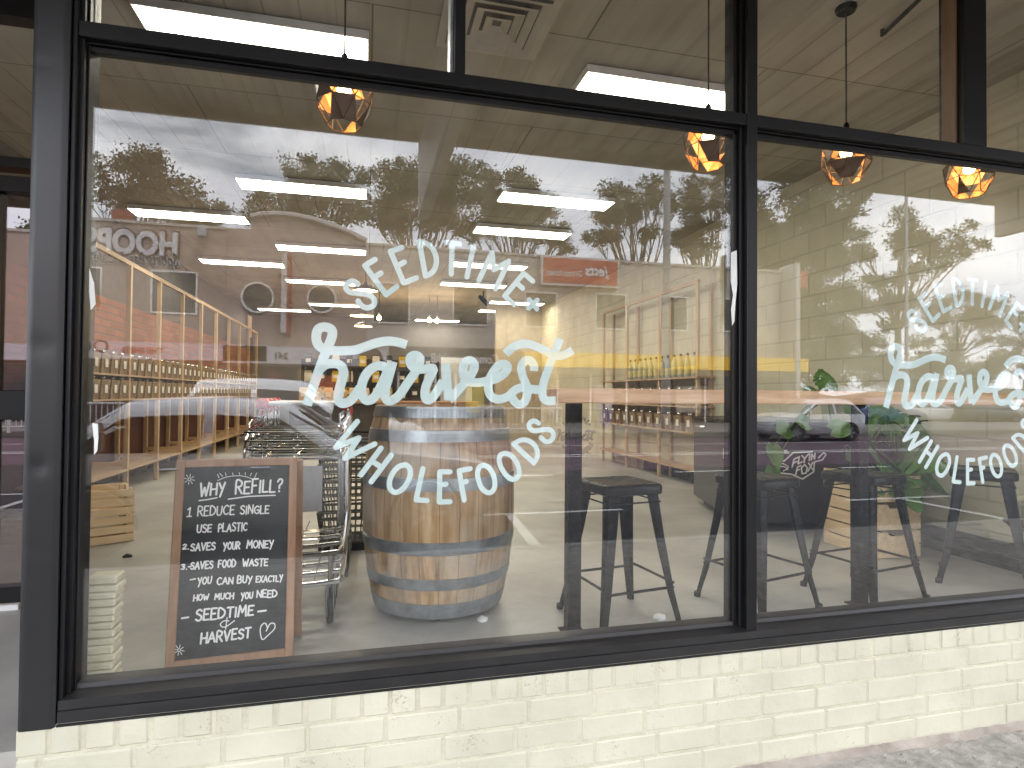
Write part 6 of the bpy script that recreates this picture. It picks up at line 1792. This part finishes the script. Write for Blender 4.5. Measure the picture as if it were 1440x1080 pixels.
# ================================================================ black cabinet with the white mark
A0 = Vector((2.84, 2.12)); ang = math.atan2(-.40, 1.3)
TC = Matrix.Translation((A0.x, A0.y, 0)) @ Matrix.Rotation(ang, 4, 'Z')
cbn = thing('black_cabinet', 'black cabinet on castors with a white winged mark, standing before the block wall', 'cabinet', (A0.x, A0.y, 0))
navy = M('navy_black_panel', (.012, .013, .020), rough=.3, var=.3, scale=2)
mb = MB(); mb.box(0, .92, 0, 1.30, .07, .84, TC, bev=.008); mb.build('body', navy, cbn)
mb = MB(); mb.box(-.02, .94, -.02, 1.32, .842, .872, TC, bev=.006); mb.build('top', black_metal, cbn)
mb = MB(); mb.box(.006, .07, -.012, -.002, .5, .75, TC); mb.build('panel_edge', black_metal, cbn)
mb = MB(); mb.tube([TC @ Vector(v) for v in ((-.012, .85, .78), (-.035, .87, .78), (-.035, 1.06, .78), (-.012, 1.08, .78))], .008, 8); mb.build('handle', chrome, cbn)
for a, b in ((.1, .1), (.82, .1), (.1, 1.2), (.82, 1.2)):
    q = TC @ Vector((a, b, 0)); castor(q.x, q.y, 0, cbn, .03, .07)
_co, _cx = TC @ Vector((0, -.0135, 0)), TC.to_3x3() @ Vector((1, 0, 0)); _cn = TC.to_3x3() @ Vector((0, -1, 0))
def on_cab(px, py):
    d = ray(px, py); k = (_co - CAM).dot(_cn) / d.dot(_cn); q = CAM + d * k - _co
    return q.dot(_cx), q.z
def cfn(a, b, h): return _co + _cx * a + _cn * (.0006 + h) + Vector((0, 0, b))
fox = MB()
def fl_(pts, w=.011, sm=False): fox.stroke([on_cab(1060 + a / 5.4, 480 + b / 5.4) for a, b in pts], w, cfn, smooth=sm)
fl_([(158, 980), (165, 935), (235, 905), (300, 845), (445, 838)]); fl_([(158, 980), (205, 1000), (290, 1010), (370, 1045), (455, 990), (460, 915), (520, 900), (548, 860), (530, 845), (490, 885)])
fl_([(180, 965), (215, 950), (250, 965), (225, 985)], .008, True); fl_([(215, 925), (262, 950), (255, 975)], .008)
fl_([(305, 895), (290, 955)]); fl_([(305, 895), (335, 880)]); fl_([(300, 925), (325, 912)])
fl_([(345, 875), (335, 930), (365, 915)]); fl_([(365, 868), (385, 890), (415, 855)]); fl_([(385, 890), (380, 920)]); fl_([(425, 855), (420, 905)]); fl_([(436, 900), (440, 856), (460, 892), (464, 850)])
fl_([(330, 955), (318, 1010)]); fl_([(330, 955), (355, 943)]); fl_([(325, 982), (345, 972)])
fl_([(385, 935), (360, 960), (365, 1005), (395, 1000), (405, 960), (385, 935)]); fl_([(415, 925), (450, 980)]); fl_([(445, 920), (410, 985)])
fl_([(228, 828), (250, 828)], .007); fl_([(228, 840), (262, 840)], .006); fl_([(228, 852), (268, 852)], .006)
fox.build('winged_mark', chalk, cbn)
_so, _sx, _sn = TC @ Vector((-.0008, 0, 0)), TC.to_3x3() @ Vector((0, -1, 0)), TC.to_3x3() @ Vector((-1, 0, 0))
fx2 = MB()
def sfn(a, b, h): return _so + _sx * a + _sn * (.0006 + h) + Vector((0, 0, b))
for k in range(4): fx2.stroke([(-.30, .62 - .022 * k), (-.14 - .02 * (k % 2), .62 - .022 * k)], .011, sfn, smooth=False)
fx2.stroke([(-.30, .40), (-.22, .44), (-.12, .43), (-.10, .38), (-.2, .36), (-.30, .40)], .012, sfn); fx2.stroke([(-.27, .385), (-.2, .41), (-.14, .39)], .010, sfn)
fx2.build('small_print', chalk, cbn)

# ================================================================ crates
def crate(loc, rz, L_, D_, H_, label, group, slats=2):
    t_ = thing('wooden_crate', label, 'crate', (0, 0, 0), group)
    for sy in (-1, 1):
        for k in range(slats):
            z0 = .004 + k * H_ / slats
            h1 = H_ / slats - .010
            mb = MB()
            mb.box(-L_ / 2, L_ / 2, sy * (D_ / 2) - .006, sy * (D_ / 2) + .006, z0, z0 + h1, bev=.0015); mb.build('slat', crate_wood, t_)
    for sx in (-1, 1):
        mb = MB()
        hh = H_ - .012
        pro = [(-D_ / 2 + .007, .004), (D_ / 2 - .007, .004), (D_ / 2 - .007, hh), (.075, hh), (.06, hh - .028), (-.06, hh - .028), (-.075, hh), (-D_ / 2 + .007, hh)]
        mb.prism(pro, lambda a, b, tt: (sx * (L_ / 2 - .007) + tt, a, b), -.007, .007); mb.build('end_board', crate_wood, t_)
        for sy in (-1, 1):
            mb = MB(); mb.box(sx * (L_ / 2 - .03) - .014, sx * (L_ / 2 - .03) + .014, sy * (D_ / 2 - .021) - .014, sy * (D_ / 2 - .021) + .014, .006, H_ - .014); mb.build('corner_batten', crate_wood, t_)
    mb = MB(); mb.box(-L_ / 2 + .016, L_ / 2 - .016, -D_ / 2 + .007, D_ / 2 - .007, .002, .012); mb.build('base', crate_wood, t_)
    t_.location = loc; t_.rotation_euler.z = rz
    return t_
# corner of the stack towards the glass, its long side to the left
c_a, c_b, c_c = onz(1229.6, 786.7, 0), onz(1155, 761, 0), onz(1286, 780, 0)
v1 = (c_b - c_a); v2 = (c_c - c_a)
aa = math.atan2(v1.y, v1.x)
Lc, Dc = .46, .36
u1 = Vector((math.cos(aa), math.sin(aa), 0)); u2 = Vector((u1.y, -u1.x, 0))
cc_ = c_a + u1 * Lc / 2 + u2 * Dc / 2
HC = .185
for k, lb in enumerate(('bottom pine crate of the stack under the plant by the right table post', 'middle pine crate of the stack under the plant by the right table post', 'top pine crate of the stack under the plant by the right table post')):
    crate((cc_.x, cc_.y, k * HC), aa, Lc, Dc, HC, lb, 'pine crates stacked under the plant')
pc = onz(140, 772, 0)
for k, lb in enumerate(('bottom pine crate of the pair behind the dark left jamb', 'top pine crate of the pair behind the dark left jamb')):
    crate((pc.x - .15, pc.y + .25, k * .19), R(28), .46, .36, .19, lb, 'pine crates by the left jamb', 3 if k else 3)

# ================================================================ plants
leaf_g = M('monstera_leaf', (.05, .14, .028), c2=(.12, .27, .06), rough=.32, scale=9, spec=.6)
stem_g = M('plant_stem', (.07, .11, .03), rough=.5)
def mleaf(mb, base, d, up, s_, rg, split=True):
    d = Vector(d).normalized(); sd_ = d.cross(Vector(up)).normalized(); nn = sd_.cross(d).normalized()
    n = 26
    cup = rg.uniform(.10, .30); bend = rg.uniform(.2, .5)
    for sx in (-1, 1):
        vs = []
        for i in range(n + 1):
            t = i / n
            b = -.16 + 1.16 * t
            w = .50 * math.sin(math.pi * min(1, (t + .10) / 1.10)) ** .62 * (1 - .42 * t ** 2.2) if t < 1 else 0
            if split and i in (9, 13, 17, 21): w *= .50
            bm = max(b, 0) + .02
            be = b + (.06 if split else .0) * math.sin(i * 1.57)
            dr = Vector((0, 0, -bend * max(b, 0) ** 2 * s_))
            vs.append(base + d * (bm * s_) + dr)
            vs.append(base + d * (be * s_) + sd_ * (sx * w * s_) + nn * ((cup * w - .55 * w * w) * s_) + dr)
        fs = [(2 * i, 2 * i + 1, 2 * i + 3, 2 * i + 2) if sx > 0 else (2 * i + 2, 2 * i + 3, 2 * i + 1, 2 * i) for i in range(n)]
        mb.add(vs, fs)
def plant(label, loc, leaves, pot=None, group=None):
    t_ = thing('monstera_plant', label, 'plant', loc)
    rg = random.Random(label)
    base = Vector(loc)
    ls, st = MB(), MB()
    for (px, py, y, s_, az, el) in leaves:
        tip = at(px, py, y)
        d = Vector((math.cos(R(az)) * math.cos(R(el)), math.sin(R(az)) * math.cos(R(el)), math.sin(R(el))))
        s_ *= 1.08 if 'trailing' in label else 1.5
        a_ = tip - d * s_ * .45
        mid = (base + a_) / 2 + Vector((rg.uniform(-.04, .04), rg.uniform(-.04, .04), .10))
        st.tube(catmull([base, mid, a_], 6), [.008] * 7 + [.005] * 6, 6)
        mleaf(ls, a_, d, (rg.uniform(-.4, .4), -.85, .55), s_, rg, s_ > .19)
    ls.build('leaves', leaf_g, t_); st.build('stems', stem_g, t_, smooth=True)
    if pot:
        r_, h_, mt_ = pot
        mb = MB(); mb.lathe([(r_ * .72, -h_), (r_ * .95, -.03), (r_, -.02), (r_, .0), (r_ * .88, .0), (r_ * .86, -.04)], 24, loc); mb.build('pot', mt_, t_, smooth=True)
        mb = MB(); mb.lathe([(.001, -.035), (r_ * .85, -.036)], 20, loc, caps=False); mb.build('soil', M('potting_soil', (.04, .028, .02), rough=.95), t_)
zc = HC * 3
pot_m = M('dark_green_pot', (.02, .032, .025), rough=.4)
p_base = (cc_.x, cc_.y, zc + .17)
plant('large monstera plant in a dark pot on the crate stack by the right table post', p_base,
      [(1255, 600, cc_.y - .10, .24, 200, 35), (1305, 598, cc_.y, .25, 5, 18), (1360, 600, cc_.y, .22, -20, 5), (1240, 640, cc_.y - .2, .26, 230, 5), (1285, 640, cc_.y - .2, .24, 285, -5), (1225, 665, cc_.y - .15, .22, 220, -20),
       (1265, 670, cc_.y - .22, .24, 260, -30), (1295, 665, cc_.y - .05, .22, -40, -20), (1345, 612, cc_.y - .05, .20, -50, 0), (1232, 612, cc_.y + .1, .2, 150, 40), (1270, 610, cc_.y + .1, .22, 70, 50), (1310, 565, cc_.y + .1, .2, 40, 60), (1260, 650, cc_.y - .25, .24, 250, -10), (1330, 640, cc_.y - .1, .2, -60, -20), (1245, 580, cc_.y, .2, 130, 45), (1375, 598, cc_.y - .05, .2, -10, 0), (1215, 630, cc_.y - .05, .2, 185, 10)],
      (.16, .168, pot_m))
q0 = at(1166, 600, 2.32)
plant('trailing broad leaved plant in a clear vase standing on the black cabinet', (q0.x, 2.32, .873 + .20),
      [(1090, 640, 1.75, .15, 250, -60), (1102, 600, 1.8, .17, 200, 10), (1160, 530, 1.95, .21, 80, 60), (1140, 545, 1.9, .16, 140, 50), (1128, 590, 1.8, .15, 190, 25), (1185, 600, 1.8, .16, 320, 20), (1200, 575, 1.85, .15, 20, 40), (1088, 668, 1.75, .12, 260, -75), (1222, 590, 1.85, .18, 10, 35)],
      (.075, .20, glass('vase_glass', .05, tint=(.85, .88, .86))))
# left plant behind the shelving
# ================================================================ small things
rs_ = random.Random(9)
zz_ = -0.0
p0 = at(140, 880, .16)
sk_ = thing('paper_stack', 'cream stack of folded paper bags standing inside the glass by the left jamb', 'paper stack', (p0.x, .18, .001))
xa_, xb_ = at(119, 900, .16).x, at(162.5, 900, .16).x
ztp = at(140, 819, .16).z
mb = MB(); z_ = .0005
while z_ < ztp:
    h_ = rs_.uniform(.022, .030); e_ = rs_.uniform(-.004, .004)
    mb.box(xa_ + e_, xb_ + e_ + rs_.uniform(-.002, .002), .15 + rs_.uniform(-.003, .003), .225, z_, z_ + h_ - .002, bev=.005); z_ += h_
mb.build('folded_bags', M('cream_paper', (.62, .58, .42), rough=.75, var=.12, scale=14, bump=.3, bscale=40), sk_)
mb = MB(); a_ = at(113, 790, .12); b_ = at(122, 955, .12)
mb.prism([(a_.x - .012, .19), (b_.x + .0, .19)][:0] + [(a_.x - .03, b_.z - .1), (b_.x, b_.z - .1), (a_.x + .004, a_.z), (a_.x - .012, a_.z)], lambda a, b, tt: (a, tt, b), .11, .13)
o = recenter(mb.build('timber_lath', pine, None)); tag(o, 'thin timber lath leaning beside the cream paper stack', 'lath')
for px_, py_, s_, lb in ((677, 873, .035, 'crumpled white paper scrap on the floor right of the barrel'), (926, 870, .040, 'white paper scrap on the floor under the left stool'), (178, 784, .03, 'small dark scrap lying on the floor at left')):
    p = onz(px_, py_, .0)
    rg = random.Random(px_); mb = MB()
    n = 7; top_ = [Vector((p.x + s_ * math.cos(k * .9) * rg.uniform(.5, 1.1), p.y + s_ * .7 * math.sin(k * .9) * rg.uniform(.5, 1.1), rg.uniform(.004, .018))) for k in range(n)]
    low_ = [Vector((v.x, v.y, .001)) for v in top_]
    mb.add(top_ + [Vector((p.x, p.y, .026))] + low_, [(k, (k + 1) % n, n) for k in range(n)] + [(n + 1 + k, n + 1 + (k + 1) % n, (k + 1) % n, k) for k in range(n)])
    o = recenter(mb.build('paper_scrap', M('scrap_dark', (.03, .03, .03)) if px_ == 178 else M('scrap_white', (.7, .7, .68), rough=.8), None)); tag(o, lb, 'scrap')
# tap pipe and brown valve on the right wall
tp = thing('wall_tap', 'brown tap valve with pale pipe on the block wall behind the far right stool', 'tap', (X_R - .05, 1.35, .4))
def wp(px, py, d=.08):                     # a point just in front of the right wall
    r_ = ray(px, py); k = (X_R - d - CAM.x) / r_.x; return CAM + r_ * k
mb = MB(); mb.tube(catmull([wp(1412, 722), wp(1414, 712), wp(1420, 706), wp(1440, 700, .02)], 5), .022, 10); mb.build('pipe', M('cream_pipe', (.55, .5, .36), rough=.5), tp, smooth=True)
mb = MB(); a_, b_ = wp(1412, 731), wp(1450, 742)
mb.tube([a_, a_.lerp(b_, .15), a_.lerp(b_, .3), a_.lerp(b_, .6), b_], [.012, .018, .034, .040, .036], 14); mb.build('valve_body', M('brown_valve', (.06, .025, .018), rough=.35), tp, smooth=True)
mb = MB(); mb.box(X_R - .06, X_R - .021, .55, 1.75, .002, .08, bev=.004); tag(recenter(mb.build('skirting_box', black_metal, None)), 'black floor duct along the block wall behind the far right stool', 'duct')
# shop lettering drawn as a small double reflection, on an added clear panel
k0 = at(808, 612, 3.6)
pn = thing('reflection_panel', 'reflected pale seedtime harvest wholefoods lettering on an added clear panel behind the left table post', 'sign', (k0.x, 3.6, 0))
cx0, cz0 = on_glass((612, 520))
ksc = abs(at(835, 612, 3.6).x - at(782, 612, 3.6).x) / abs(on_glass((800, 520))[0] - on_glass((430, 520))[0])
fnp = lambda a, b, h: (k0.x + (a - cx0) * ksc, 3.5975 - h, k0.z + (b - cz0) * ksc)
mb = MB(); mb.box(k0.x - .34, k0.x + .34, 3.60, 3.606, .0, 1.1); pnl = mb.build('panel', glass('acrylic', .03), pn)
mb = MB()
for l in HARV: mb.stroke([on_glass(p) for p in l], .033, fnp, round_=False)
for l, sm in SEED: mb.stroke([on_glass(p) for p in l], .022, fnp, smooth=sm)
for l, sm in WHOLE: mb.stroke([on_glass(p) for p in l], .022, fnp, smooth=sm)
mb.build('lettering', M('reflected_print', (.42, .36, .33), rough=.7), pnl)
